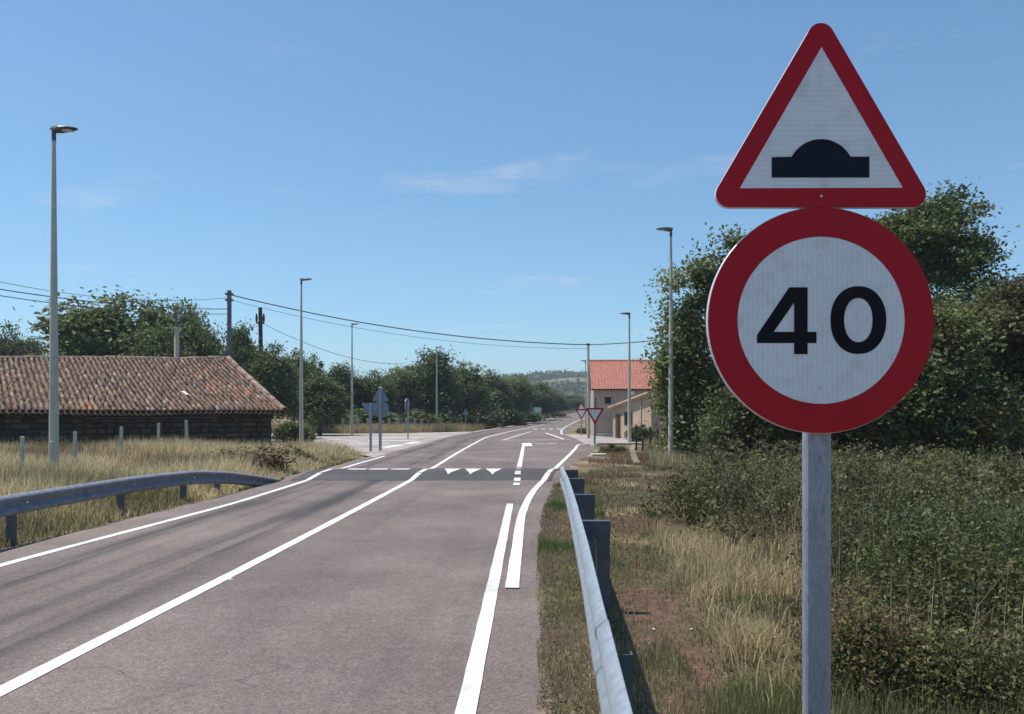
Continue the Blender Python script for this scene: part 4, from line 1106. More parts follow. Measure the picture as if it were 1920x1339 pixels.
def shed():
    C1 = Vector((px(1149, 52.5), 52.5)); C2 = Vector((px(1221, 47), 47)); d = (C2 - C1); Ls = d.length; d.normalize()
    n = Vector((-d.y, d.x))                       # points to +x side (into the shed)
    if n.x < 0: n = -n
    g0 = -0.12
    root = empty('shed', (C1.x, C1.y, g0)); tag(root, 'small sandy shed with a single-pitch roof beside the red-roofed house', 'shed')
    za, zb = 1.80 - g0, 2.60 - g0; Wd = 3.6
    P = lambda s, t, z: (d.x * s + n.x * t, d.y * s + n.y * t, z)
    mb = MB()
    mb.add([P(0, 0, -0.2), P(Ls, 0, -0.2), P(Ls, Wd, -0.2), P(0, Wd, -0.2), P(0, 0, za), P(Ls, 0, zb), P(Ls, Wd, zb), P(0, Wd, za)], [(0, 1, 2, 3), (4, 5, 6, 7), (0, 1, 5, 4), (1, 2, 6, 5), (2, 3, 7, 6), (3, 0, 4, 7)])
    mb.build('wall', M['stucco2'], root)
    mb = MB(); e = 0.18
    def rz_(s): return za + (zb - za) * s / Ls
    a = [P(-e, -e, rz_(-e) + 0.003), P(Ls + e, -e, rz_(Ls + e) + 0.003), P(Ls + e, Wd + e, rz_(Ls + e) + 0.003), P(-e, Wd + e, rz_(-e) + 0.003)]
    mb.add(a + [(x, y, z + 0.10) for x, y, z in a], [(0, 1, 2, 3), (4, 5, 6, 7), (0, 1, 5, 4), (1, 2, 6, 5), (2, 3, 7, 6), (3, 0, 4, 7)])
    mb.build('roof', M['stucco'], root)
    for k in range(18):
        s0 = -e + k * (Ls + 2 * e) / 18
        mb = MB(); mb.tube([P(s0, -e - 0.02, rz_(s0) + 0.12), P(s0 + 0.33, -e - 0.02, rz_(s0 + .33) + 0.12)], [0.09, 0.075], 7); mb.build('verge_tile', M['stucco2'], root, smooth=True)
    def op(name, s0, s1, z0, z1, mt):
        q = MB(); pts = [P(s0, -0.03, z0), P(s1, -0.03, z0), P(s1, -0.03, z1), P(s0, -0.03, z1), P(s0, 0.05, z0), P(s1, 0.05, z0), P(s1, 0.05, z1), P(s0, 0.05, z1)]
        q.add(pts, [(0, 1, 2, 3), (4, 5, 6, 7), (0, 1, 5, 4), (1, 2, 6, 5), (2, 3, 7, 6), (3, 0, 4, 7)]); fr = q.build(name, M['frame'], root)
        q = MB(); m_ = 0.06; pts = [P(s0 + m_, -0.036, z0 + m_), P(s1 - m_, -0.036, z0 + m_), P(s1 - m_, -0.036, z1 - m_), P(s0 + m_, -0.036, z1 - m_), P(s0 + m_, -0.031, z0 + m_), P(s1 - m_, -0.031, z0 + m_), P(s1 - m_, -0.031, z1 - m_), P(s0 + m_, -0.031, z1 - m_)]
        q.add(pts, [(0, 1, 2, 3), (4, 5, 6, 7), (0, 1, 5, 4), (1, 2, 6, 5), (2, 3, 7, 6), (3, 0, 4, 7)]); q.build('pane', mt, fr)
    op('window', 1.9, 3.1, 0.95, 1.75, M['window_dark'])
    op('door', 0.5, 1.25, 0.0, 1.6, M['frame'])
    mb = MB(); mb.tube([P(4.4, -0.04, 0.2), P(4.4, -0.04, rz_(4.4) - 0.05)], [0.035, 0.035], 8); mb.build('downpipe', M['concrete'], root, smooth=True)
shed()

# ------------------------------------------------------------------ foliage
def leaves(C, size, col_fn, aspect=0.55, upbias=0.35):
    """diamond leaf faces at points C"""
    n = len(C)
    nrm = rng.normal(size=(n, 3)); nrm[:, 2] = np.abs(nrm[:, 2]) + upbias; nrm /= np.linalg.norm(nrm, axis=1)[:, None]
    t = rng.normal(size=(n, 3)); t -= nrm * (t * nrm).sum(1)[:, None]; t /= np.linalg.norm(t, axis=1)[:, None]
    b = np.cross(nrm, t)
    s = size * (0.6 + 0.8 * rng.random(n))[:, None]
    V = np.stack([C - t * s, C + b * s * aspect + nrm * s * 0.12, C + t * s, C - b * s * aspect + nrm * s * 0.12], 1)
    f = np.arange(n * 4).reshape(n, 4)
    cols = np.repeat(col_fn, 4, axis=0)
    return V.reshape(-1, 3), f, cols

def foliage_points(lobes, nclump, per, spread, shell=0.55):
    """clump centres in the lobes' outer volume, leaf points round each clump"""
    vol = np.array([l[3] * l[4] * l[5] for l in lobes]) ** 0.67; prob = vol / vol.sum()
    idx = rng.choice(len(lobes), nclump, p=prob)
    L = np.array(lobes)[idx]
    d = rng.normal(size=(nclump, 3)); d /= np.linalg.norm(d, axis=1)[:, None]
    r = (shell + (1 - shell) * rng.random(nclump)) ** 0.8
    r *= 0.82 + 0.3 * rng.random(nclump)
    CC = L[:, :3] + d * r[:, None] * L[:, 3:6]
    k = rng.poisson(per * (0.5 + rng.random(nclump)))
    own = np.repeat(np.arange(nclump), k)
    sp = spread * (0.55 + 0.9 * rng.random(nclump))[own][:, None]
    P = CC[own] + rng.normal(size=(len(own), 3)) * sp * np.array([1, 1, 0.62])
    return CC, own, P

LEAFCOL = {'oak': (0.118, 0.146, 0.056), 'dark': (0.094, 0.120, 0.050), 'bright': (0.140, 0.172, 0.062), 'olive': (0.120, 0.122, 0.055), 'bramble': (0.125, 0.130, 0.050), 'brown': (0.165, 0.115, 0.062)}
def leaf_cols(own, ncl, kind):
    base = np.array(LEAFCOL[kind])
    cb = (0.55 + 0.9 * rng.random(ncl))[:, None] * (1 + rng.normal(0, 0.06, (ncl, 3)))
    c = base * cb[own] * (0.75 + 0.5 * rng.random(len(own)))[:, None]
    return np.clip(c, 0.004, 1)

def make_tree(lobes, H0, nclump, per, spread, leaf, kind, trunk_r=0.18, limbs=9, shell=0.5):
    """returns (crown mesh, trunk mesh); local origin at the trunk foot"""
    CC, own, P = foliage_points(lobes, nclump, per, spread, shell)
    P[:, 2] = np.maximum(P[:, 2], 0.15)
    V, f, c = leaves(P, leaf, leaf_cols(own, nclump, kind))
    crown = np_mesh('crown', V, f, M['leaf'], cols=c)
    top = max(l[2] + l[5] for l in lobes)
    mb = MB()
    cx = np.mean([l[0] for l in lobes]) * 0.4; cy = np.mean([l[1] for l in lobes]) * 0.4
    mb.tube([(0, 0, -0.3), (0.03, 0.02, H0 * 0.5), (cx * 0.5, cy * 0.5, H0), (cx, cy, top * 0.72)], [trunk_r * 1.25, trunk_r, trunk_r * 0.75, trunk_r * 0.2], 8)
    order = rng.permutation(len(CC))[:limbs]
    for i in order:
        e = CC[i]; s = Vector((cx * 0.4, cy * 0.4, H0 * rng.uniform(0.6, 1.0)))
        m_ = s.lerp(Vector(e), 0.5) + Vector((rng.normal() * 0.2, rng.normal() * 0.2, 0.25))
        mb.tube([s, m_, Vector(e)], [trunk_r * 0.5, trunk_r * 0.28, trunk_r * 0.07], 5)
    trunk = mb.mesh('trunk', M['bark'], True)
    return crown, trunk

def rand_lobes(w_, h0, h1, n, seed):
    r = random.Random(seed); out = []
    hm = (h0 + h1) / 2
    out.append((0, 0, hm, w_ * 0.72, w_ * 0.72, (h1 - h0) / 2 * 0.85))
    for i in range(n):
        a = r.uniform(0, 6.28); q = r.uniform(0.3, 0.62) * w_; z = r.uniform(h0 + (h1 - h0) * 0.2, h1 - (h1 - h0) * 0.22)
        s = r.uniform(0.30, 0.5) * w_
        out.append((q * math.cos(a), q * math.sin(a), z, s, s, s * r.uniform(0.7, 1.05)))
    out.append((r.uniform(-.2, .2) * w_, 0, h1 - 0.22 * (h1 - h0), w_ * 0.42, w_ * 0.42, (h1 - h0) * 0.22))
    return out

protos = {}
def proto(key, kind, seed, per=135, ncl=165, h0=0.8, leaf=0.115):
    lob = rand_lobes(2.6, h0, 7.0, 7, seed)
    protos[key] = make_tree(lob, 2.0, ncl, per, 0.42, leaf, kind, 0.16)
proto('a', 'oak', 11); proto('b', 'dark', 12); proto('c', 'bright', 13, ncl=150); proto('d', 'dark', 14); proto('e', 'olive', 15)
# low bushy prototypes
def bush_proto(key, kind, seed, leaf=0.09):
    r = random.Random(seed)
    lob = [(0, 0, 0.5, 1.0, 1.0, 0.6)] + [(r.uniform(-.7, .7), r.uniform(-.7, .7), r.uniform(.4, .9), .5, .5, .45) for _ in range(5)]
    protos[key] = make_tree(lob, 0.3, 60, 75, 0.2, leaf, kind, 0.04, 6, 0.45)
bush_proto('s1', 'dark', 21); bush_proto('s2', 'olive', 22); bush_proto('s3', 'brown', 23, 0.07)

def plant(name, key, x, y, top, width, label, cat, group=None, rz=None, dy=None):
    """top: absolute height, width: full crown width in metres"""
    cr, tr = protos[key]; g = float(gz(x, y))
    root = empty(name, (x, y, g), random.uniform(0, 6.28) if rz is None else rz); tag(root, label, cat, group)
    bb = np.empty(len(cr.vertices) * 3, np.float32); cr.vertices.foreach_get('co', bb); bb = bb.reshape(-1, 3)
    hz = bb[:, 2].max(); wx = np.percentile(np.abs(bb[:, 0]), 98) * 2
    sc = (width / wx, (dy or width) / wx, (top - g) / hz)
    for nm, me in (('trunk', tr), ('crown', cr)):
        o = link(nm if name.endswith('tree') else ('stems' if nm == 'trunk' else 'foliage'), me, root); o.scale = sc
    return root
def T(key, p, topy, hw, Y, label, name='broadleaf_tree'):
    return plant(name, key, px(p, Y), Y, zat(topy, Y), 2 * hw / F * Y, label, 'tree', 'trees of the left wood')
T('b', 12, 598, 44, 78, 'dark pointed tree above the barn roof at the left edge')
T('d', 58, 622, 36, 80, 'rounded dark tree second from the left edge, above the barn')
T('a', 135, 646, 26, 84, 'small far tree peeking over the barn left of the big crown')
T('c', 225, 536, 98, 53, 'broad big green tree behind the barn, widest crown on the left')
T('a', 190, 568, 56, 56, 'left shoulder tree of the big green group behind the barn')
T('c', 285, 548, 60, 56, 'bright crown joining the broad tree and the concrete pole')
T('a', 345, 545, 52, 58, 'sparse tall tree right of the broad tree, behind the concrete pole')
T('b', 300, 606, 60, 51, 'lower dark tree filling the gap behind the concrete pole')
T('a', 392, 596, 46, 57, 'light-topped tree just left of the dark steel pole')
T('d', 452, 592, 44, 53, 'tree directly right of the dark steel pole')
T('b', 505, 636, 50, 51, 'dark tree below the wooden pole, above the barn verge')
T('a', 552, 644, 32, 64, 'loose-crowned tree just left of the second street lamp')
T('c', 588, 656, 22, 66, 'small round-topped tree right of the second street lamp')
T('b', 600, 690, 48, 58, 'low dark tree behind the second street lamp')
T('d', 648, 674, 40, 74, 'dark tree behind the slender street lamp')
T('b', 700, 690, 44, 76, 'dark tree behind the sign backs')
T('a', 752, 682, 46, 80, 'mid-height tree left of the tallest wood tree')
T('d', 806, 646, 54, 84, 'tallest tree of the middle wood, behind the far lamp')
T('c', 870, 672, 44, 88, 'bright green tree right of the tallest wood tree')
T('b', 922, 688, 40, 98, 'dark tree in the right part of the wood, above the bend')
T('a', 968, 696, 38, 110, 'tree near the right end of the wood')
T('d', 1006, 712, 30, 130, 'second last tree at the right end of the wood')
T('b', 1036, 728, 26, 150, 'last low tree where the wood meets the far road')
T('d', 1066, 738, 30, 230, 'distant tree left of the thin far lamp')
T('e', 1086, 742, 24, 260, 'distant tree beyond the far end of the road')
def B(key, p, topy, hw, Y, label, grp='shrubs along the wood edge'):
    return plant('shrub', key, px(p, Y), Y, zat(topy, Y), 2 * hw / F * Y, label, 'shrub', grp)
B('s1', 556, 782, 32, 42, 'dark shrub at the foot of the second street lamp')
B('s1', 630, 762, 46, 68, 'dark shrub behind the far fence left of the slender lamp')
B('s1', 700, 758, 50, 72, 'dark shrub behind the sign backs at the wood edge')
B('s2', 770, 764, 44, 76, 'dull shrub behind the edge-on round sign')
B('s1', 842, 762, 40, 82, 'dark shrub right of the far left-side lamp')
B('s2', 900, 754, 42, 86, 'light green shrub bulging at the wood edge by the bend')
B('s1', 950, 764, 36, 100, 'dark shrub near the bend, right of the light green one')
B('s1', 985, 766, 26, 118, 'dark shrub behind the distant name board')
B('s2', 1040, 768, 24, 160, 'dry shrub on the bank by the far road')
B('s1', 1098, 800, 14, 64, 'small shrub by the far signs left of the house', 'shrubs by the house')
B('s1', 1205, 792, 26, 46.0, 'dark shrub against the shed wall', 'shrubs by the house')
B('s2', 1150, 832, 22, 35, 'low weed clump on the gravel before the house', 'shrubs by the house')
B('s3', 470, 822, 62, 22.5, 'reddish brown dry weed bush behind the left rail end', 'weeds on the left verge')
B('s2', 548, 838, 36, 27, 'dull green weed bush on the left verge beyond the rail', 'weeds on the left verge')
B('s2', 330, 822, 46, 26.2, 'green creeping weeds at the foot of the barn wall', 'weeds on the left verge')

# right-hand trees, own meshes
def big_tree(x, y, lobes, ncl, per, spread, leaf, kind, label, tr=0.2, H0=1.8, limbs=14, shell=0.45):
    g = float(gz(x, y)); root = empty('broadleaf_tree', (x, y, g)); tag(root, label, 'tree', 'trees on the right')
    c, t = make_tree(lobes, H0, ncl, per, spread, leaf, kind, tr, limbs, shell)
    link('trunk', t, root); link('crown', c, root)
def lob(p, py, rx, ry, Y, x0, y0, g0, dyy=0.0, depth=None):
    return (px(p, Y) - x0, dyy, zat(py, Y) - g0, rx / F * Y, (depth or rx) / F * Y, ry / F * Y)
Y0 = 30.5; x0 = px(1360, Y0); g0 = float(gz(x0, Y0))
big_tree(x0, Y0, [lob(1350, 640, 110, 150, Y0, x0, 0, g0), lob(1372, 470, 48, 62, Y0, x0, 0, g0), lob(1290, 570, 55, 70, Y0, x0, 0, g0, -0.6), lob(1262, 665, 52, 50, Y0, x0, 0, g0, -0.8), lob(1288, 745, 66, 60, Y0, x0, 0, g0), lob(1292, 815, 62, 48, Y0, x0, 0, g0, -0.5), lob(1380, 820, 90, 60, Y0, x0, 0, g0), lob(1420, 740, 90, 95, Y0, x0, 0, g0), lob(1440, 560, 80, 90, Y0, x0, 0, g0)],
         270, 200, 0.34, 0.082, 'bright', 'leafy bright green tree behind the left side of the 40 disc', 0.2)
Y0 = 31; x0 = px(1740, Y0); g0 = float(gz(x0, Y0))
big_tree(x0, Y0, [lob(1768, 420, 72, 62, Y0, x0, 0, g0), lob(1700, 455, 62, 58, Y0, x0, 0, g0), lob(1800, 495, 62, 52, Y0, x0, 0, g0), lob(1655, 440, 48, 44, Y0, x0, 0, g0), lob(1740, 640, 120, 120, Y0, x0, 0, g0), lob(1845, 540, 36, 32, Y0, x0, 0, g0), lob(1590, 560, 90, 120, Y0, x0, 0, g0)],
         250, 195, 0.36, 0.085, 'oak', 'tall airy tree behind the right side of the sign, highest crown on the right', 0.24, 2.4)
Y0 = 26; x0 = px(1890, Y0); g0 = float(gz(x0, Y0))
big_tree(x0, Y0, [lob(1900, 660, 110, 120, Y0, x0, 0, g0), lob(1930, 565, 50, 48, Y0, x0, 0, g0), lob(1820, 640, 80, 80, Y0, x0, 0, g0), lob(1985, 640, 90, 110, Y0, x0, 0, g0), lob(1860, 780, 120, 90, Y0, x0, 0, g0)],
         210, 200, 0.32, 0.08, 'olive', 'dark olive tree at the right edge of the picture', 0.22)
Y0 = 24; x0 = px(1720, Y0); g0 = float(gz(x0, Y0))
big_tree(x0, Y0, [lob(1740, 690, 90, 110, Y0, x0, 0, g0), lob(1650, 760, 90, 90, Y0, x0, 0, g0), lob(1800, 780, 100, 80, Y0, x0, 0, g0), lob(1690, 610, 50, 50, Y0, x0, 0, g0)],
         180, 200, 0.30, 0.075, 'oak', 'low dense tree just right of the 40 disc, before the airy tree', 0.18, 1.2)
Y0 = 25.5; x0 = px(1500, Y0); g0 = float(gz(x0, Y0))
big_tree(x0, Y0, [lob(1500, 740, 110, 90, Y0, x0, 0, g0), lob(1420, 790, 80, 60, Y0, x0, 0, g0), lob(1560, 660, 90, 90, Y0, x0, 0, g0)],
         170, 200, 0.30, 0.078, 'dark', 'dark low tree hidden mostly behind the 40 disc and post', 0.18, 1.2)

# bramble thicket: a mass of leaves over mounds
def thicket(name, mounds, n, leaf, kinds, label, spread=0.13, dim=1.0):
    Vs, Fs, Cs = [], [], []; nb = 0
    for (x, y, rx, ry, h, kind, frac) in mounds:
        g = float(gz(x, y)); ncl = max(8, int(n * frac / 70))
        d = rng.normal(size=(ncl, 3)); d[:, 2] = np.abs(d[:, 2]); d /= np.linalg.norm(d, axis=1)[:, None]
        r = (0.72 + 0.34 * rng.random(ncl))[:, None]
        CC = np.array([x, y, g]) + d * r * np.array([rx, ry, h])
        own = np.repeat(np.arange(ncl), rng.poisson(70 * rng.choice([0.35, 0.8, 1.5], ncl)))
        P = CC[own] + rng.normal(size=(len(own), 3)) * spread * (0.6 + 0.8 * rng.random(ncl))[own][:, None]
        P[:, 2] = np.maximum(P[:, 2], gz(P[:, 0], P[:, 1]) + 0.01)
        V, f, c = leaves(P, leaf * (0.6 + 0.9 * rng.random(ncl))[own][:, None], leaf_cols(own, ncl, kind) * dim * (0.65 + 0.7 * rng.random(ncl))[own][:, None], 0.5, 0.2)
        Vs.append(V); Fs.append(f + nb); nb += len(V); Cs.append(c)
    o = link(name, np_mesh(name, np.concatenate(Vs), np.concatenate(Fs), M['leaf'], cols=np.concatenate(Cs)))
    return tag(o, label, 'bramble', kind='stuff')
md = []
r_ = random.Random(5)
for k in range(24):
    y = r_.uniform(9.5, 19.5); p_ = r_.uniform(1240 + (19 - y) * 9, 1990)
    md.append((px(p_, y), y, r_.uniform(0.7, 1.2), r_.uniform(0.7, 1.2), (r_.uniform(0.5, 0.95) + (0.1 if p_ > 1550 else 0) + 0.16) * (0.62 if p_ < 1400 else 1.0), r_.choice(('bramble', 'bramble', 'olive', 'oak')), 1 / 24))
for p_, y, rx, h, kd in ((1300, 13.5, .9, .62, 'olive'), (1400, 12.5, .95, .85, 'bramble'), (1490, 14.5, 1.1, 1.05, 'olive'), (1600, 13.0, 1.0, 1.15, 'oak'), (1700, 12.0, .95, 1.2, 'bramble'), (1800, 14.0, 1.2, 1.3, 'bramble'), (1890, 11.5, 1.0, 1.2, 'oak'), (1960, 13.5, 1.2, 1.4, 'olive')):
    md.append((px(p_, y), y, rx, rx * .8, h, kd, 1 / 30))
thicket('bramble_thicket', md, 110000, 0.027, None, 'long mass of green brambles below the trees on the right', 0.13, 0.88)
md2 = []
for k in range(15):
    y = r_.uniform(5.6, 8.6); p_ = r_.uniform(1640 - (y - 5.6) * 25, 1990)
    md2.append((px(p_, y), y, r_.uniform(0.4, 0.7), r_.uniform(0.4, 0.7), r_.uniform(0.45, 1.05) * (1.0 if p_ > 1600 else 0.8), r_.choice(('bramble', 'dark', 'oak', 'dark')), 1 / 12))
thicket('bramble_thicket', md2, 85000, 0.0155, None, 'nearer dark green brambles right of the sign post', 0.10, 0.72)
md3 = [(px(p_, y), y, rx, rx, h, kd, 1 / 6) for p_, y, rx, h, kd in ((1640, 4.7, .30, .52, 'bramble'), (1690, 4.9, .32, .5, 'brown'), (1590, 5.3, .3, .5, 'brown'), (1620, 4.75, .24, .5, 'brown'), (1770, 4.6, .35, .45, 'bramble'), (1850, 4.7, .4, .5, 'olive'), (1930, 4.6, .4, .5, 'bramble'))]
thicket('dry_bramble', md3, 40000, 0.012, None, 'half dried brown brambles at the lower right, just right of the post', 0.07)
md4 = []
for k in range(26):
    y = r_.uniform(24.5, 28.5); p_ = 1330 + (1985 - 1375) * (k + r_.random()) / 26
    md4.append((px(p_, y), y, r_.uniform(0.8, 1.2), r_.uniform(0.7, 1.0), r_.uniform(1.5, 2.3), r_.choice(('dark', 'oak', 'dark')), 1 / 26))
thicket('undergrowth', md4, 62000, 0.055, None, 'dark dense undergrowth filling the foot of the right-hand trees', 0.22)
def twigs():
    mb = MB()
    for (x, y, rx, ry, h, kd, fr) in md + md2 + md3:
        g = float(gz(x, y))
        for j in range(16):
            a = r_.uniform(0, 6.28); e = r_.uniform(0.3, 1.15); tz = r_.uniform(0.5, 1.12)
            b0 = Vector((x + 0.2 * rx * math.cos(a), y + 0.2 * ry * math.sin(a), g)); b2 = Vector((x + e * rx * math.cos(a), y + e * ry * math.sin(a), g + h * tz * math.sqrt(max(0.05, 1 - (e / 1.3) ** 2))))
            b1 = b0.lerp(b2, 0.5) + Vector((0, 0, 0.25 * h))
            t = 0.0016 + 0.00035 * y
            mb.tube([b0, b1, b2], [t * 1.6, t * 1.2, t * 0.6], 4, cap=False)
    tag(mb.build('bramble_stems', M['twig']), 'tangled pale bramble stems inside the right-hand thicket', 'bramble', kind='stuff')
twigs()
# arching shoots above the thicket
def shoots():
    mb = MB(); LP = []
    for k in range(130):
        y = r_.uniform(8, 18); p_ = r_.uniform(1330, 1950); x = px(p_, y); g = float(gz(x, y)) + 0.75
        a = r_.uniform(0, 6.28); l = r_.uniform(0.35, 0.8)
        pts = [Vector((x, y, g)), Vector((x + .3 * l * math.cos(a), y + .3 * l * math.sin(a), g + .6 * l)), Vector((x + .8 * l * math.cos(a), y + .8 * l * math.sin(a), g + .75 * l))]
        mb.tube(pts, [0.006, 0.005, 0.003], 4)
        for j in range(26):
            t = r_.random(); q = pts[0].lerp(pts[1], t * 2) if t < .5 else pts[1].lerp(pts[2], t * 2 - 1)
            LP.append((q.x + r_.gauss(0, .035), q.y + r_.gauss(0, .035), q.z + r_.gauss(0, .03)))
    st = mb.build('bramble_shoots', M['bark']); tag(st, 'arching bramble shoots standing above the thicket', 'bramble', kind='stuff')
    P = np.array(LP); own = np.arange(len(P)) // 26
    V, f, c = leaves(P, 0.028, leaf_cols(own, own.max() + 1, 'olive'))
    o = link('shoot_leaves', np_mesh('shoot_leaves', V, f, M['leaf'], cols=c), st); o['kind'] = 'stuff'
shoots()

# ------------------------------------------------------------------ grass
def grass(name, P, h, wd, cols, label, lean=0.35):
    n = len(P)
    a = rng.random(n) * 6.283; d = np.stack([np.cos(a), np.sin(a), np.zeros(n)], -1)
    b = rng.random(n) * 6.283; s = np.stack([np.cos(b), np.sin(b), np.zeros(n)], -1)
    le = (rng.random(n) * lean)[:, None]
    base = np.c_[P, gz(P[:, 0], P[:, 1]) - 0.01]
    up = np.array([0, 0, 1.0])
    mid = base + (up * 0.55 + d * le * 0.3) * h[:, None]
    tip = base + (up * (1 - 0.3 * le) + d * le) * h[:, None]
    wv = wd[:, None] if np.ndim(wd) else np.full((n, 1), wd)
    V = np.stack([base - s * wv, base + s * wv, mid + s * wv * 0.75, mid - s * wv * 0.75, tip], 1).reshape(-1, 3)
    k = np.arange(n) * 5
    q = np.stack([k, k + 1, k + 2, k + 3], -1); t = np.stack([k + 3, k + 2, k + 4], -1)
    o = link(name, np_mesh(name, V, [q, t], M['grass'], cols=np.repeat(cols, 5, axis=0)))
    return tag(o, label, 'grass', kind='stuff')
STRAW = np.array([0.555, 0.465, 0.285]); GOLD = np.array([0.50, 0.40, 0.23]); GREEN = np.array([0.085, 0.125, 0.035]); DULL = np.array([0.21, 0.20, 0.105]); RUST = np.array([0.20, 0.12, 0.08])
def gcols(n, m, A, Bc, var=0.3):
    m = m[:, None]
    c = A * (1 - m) + Bc * m
    return np.clip(c * (1 - var + 2 * var * rng.random(n))[:, None], 0.01, 1)

# left field: tall dry grass
n = 210000
y = 7 + 26 * rng.random(n) ** 0.9; x = lft(y) - 0.42 - rng.random(n) * 13
bx = (x - ER.x) * U.x + (y - ER.y) * U.y; by = (x - ER.x) * VV.x + (y - ER.y) * VV.y
k = ~((bx > 0.1) & (by > 0.25)) & (y < 36) & ((x - px(565, 39.9)) > -20)
k &= rng.random(n) < 0.35 + 0.9 * vnoise(x, y, 0.9, 41)
x, y = x[k], y[k]; n = len(x)
m = np.clip(ss(0.45, 0.75, vnoise(x, y, 0.45, 42)) + 0.35 * ss(22, 28, y) * rng.random(n), 0, 1)
nearrail = 1 - ss(0.3, 1.9, lft(y) - x)
hh = (0.40 + 0.42 * rng.random(n)) * (0.75 + 0.55 * vnoise(x, y, 0.6, 43)) * (1 - 0.78 * nearrail)
cc = gcols(n, m, STRAW * 1.2, DULL * 1.25)
rust = (rng.random(n) < 0.12 + 0.35 * ss(0.6, 0.8, vnoise(x, y, 0.35, 44)))
cc[rust] = RUST * (0.7 + 0.6 * rng.random(rust.sum()))[:, None]
grass('dry_field_grass', np.c_[x, y], hh, 0.006 + 0.005 * rng.random(n), cc, 'tall dry yellow grass between the left guardrail and the barn', 0.8)
# left verge by the asphalt beyond the rail
n = 16000; y = rng.uniform(18, 33, n); x = lft(y) - 0.35 - rng.random(n) ** 1.2 * 3.0
k = ~((y > 30) & (x > -7.2)); x, y = x[k], y[k]; n = len(x)
grass('verge_grass', np.c_[x, y], (0.05 + 0.25 * rng.random(n)) * (0.4 + 0.6 * ss(0.3, 1.2, lft(y) - x)), 0.008, gcols(n, vnoise(x, y, 0.8, 45), DULL, GREEN), 'short green and dry grass on the left verge past the rail end')
# far golden strip beyond the side road and along the wood
n = 30000; y = rng.uniform(62.5, 70, n); x = rng.uniform(-24, -4.5, n); k = (x < lft(y) - 0.8) & (y > 63 + np.maximum(0, (x + 9) * 1.0)); x, y = x[k], y[k]; n = len(x)
grass('golden_grass', np.c_[x, y], 0.4 + 0.5 * rng.random(n), 0.018, gcols(n, vnoise(x, y, 0.4, 46) * ss(-12, -7, x), GOLD, DULL), 'golden dry grass strip beyond the left side road')
n = 30000; y = rng.uniform(70, 230, n); x = lft(y) - 0.8 - rng.random(n) * 7; 
grass('roadside_grass', np.c_[x, y], 0.35 + 0.5 * rng.random(n), 0.03, gcols(n, vnoise(x, y, 0.15, 47), GOLD * 0.9, DULL * 0.8), 'dull roadside grass along the wood to the far bend')
# right verge between asphalt and rail, and behind the rail
n = 46000; y = 2 + 17 * rng.random(n) ** 1.25; x = rgt(y) + 0.02 + rng.random(n) * 1.0
k = rng.random(n) < 0.12 + 1.0 * ss(0.35, 0.7, vnoise(x, y, 1.6, 48)); x, y = x[k], y[k]; n = len(x)
m = ss(0.42, 0.68, vnoise(x, y, 1.1, 49))
grass('rail_grass', np.c_[x, y], 0.03 + 0.10 * rng.random(n) * (0.5 + m), 0.0025 + 0.0002 * y, gcols(n, np.clip(m * 1.2 + 0.1, 0, 1), STRAW * 0.62, GREEN * 1.35), 'patchy green and dry grass under the right guardrail')
n = 80000; y = 2.2 + 24 * rng.random(n) ** 1.35; x = rgt(y) + 0.7 + rng.random(n) * (1.2 + 0.30 * y)
dens = 0.16 + 0.95 * ss(0.38, 0.68, vnoise(x, y, 1.3, 50)); bare = np.exp(-((x - (1.0 + 0.06 * (y - 4))) / 0.36) ** 2) * (1 - ss(7.5, 10, y))
k = rng.random(n) < dens * (1 - 0.95 * bare); x, y = x[k], y[k]; n = len(x)
m = ss(0.50, 0.75, vnoise(x, y, 0.7, 51))
pick = rng.random(n)
cc = gcols(n, m, STRAW * 0.55, DULL * 0.7); cc[pick < 0.35] = gcols(n, m, DULL * 0.6, GREEN)[pick < 0.35]
grass('verge_grass', np.c_[x, y], (0.02 + 0.07 * rng.random(n)) * (0.5 + 1.0 * vnoise(x, y, 0.9, 52)), 0.0022 + 0.00028 * y, cc, 'mixed dry grass on the verge behind the right guardrail')
n = 90000; y = 2.2 + 18 * rng.random(n) ** 1.4; x = rgt(y) + 0.1 + rng.random(n) * (1.6 + 0.22 * y)
bare = np.exp(-((x - (1.0 + 0.06 * (y - 4))) / 0.36) ** 2) * (1 - ss(7.5, 10, y))
k = rng.random(n) < (0.3 + 0.7 * ss(0.3, 0.6, vnoise(x, y, 1.9, 71))) * (1 - 0.88 * bare); x, y = x[k], y[k]; n = len(x)
cc = gcols(n, rng.random(n), STRAW * 0.42, RUST * 0.75); gsel = rng.random(n) < 0.75 * ss(0.45, 0.62, vnoise(x, y, 0.9, 72)); cc[gsel] = gcols(n, rng.random(n), GREEN, DULL * 0.65)[gsel]
grass('matted_grass', np.c_[x, y], 0.025 + 0.05 * rng.random(n), 0.0022 + 0.0003 * y, cc, 'short matted grass and dead stalks covering the right verge soil', 2.6)
# tall golden tussocks before the brambles
n = 15000; y = rng.uniform(4.4, 12, n); xc = px(1440, y) - 0.09 * (y - 4.2); x = xc + rng.normal(0, 0.13 + 0.03 * y, n)
k = (x > 1.30 + 0.07 * (y - 4)) & (rng.random(n) < 0.12 + ss(0.42, 0.66, vnoise(x, y, 1.9, 53))); x, y = x[k], y[k]; n = len(x)
grass('golden_tussocks', np.c_[x, y], (0.08 + 0.26 * rng.random(n)) * (0.5 + vnoise(x, y, 1.5, 58)), 0.0026 + 0.0003 * y, gcols(n, vnoise(x, y, 1.2, 54) * 0.8, GOLD * 1.1, STRAW * 0.75), 'tall golden dry grass tussocks left of the sign post', 0.75)
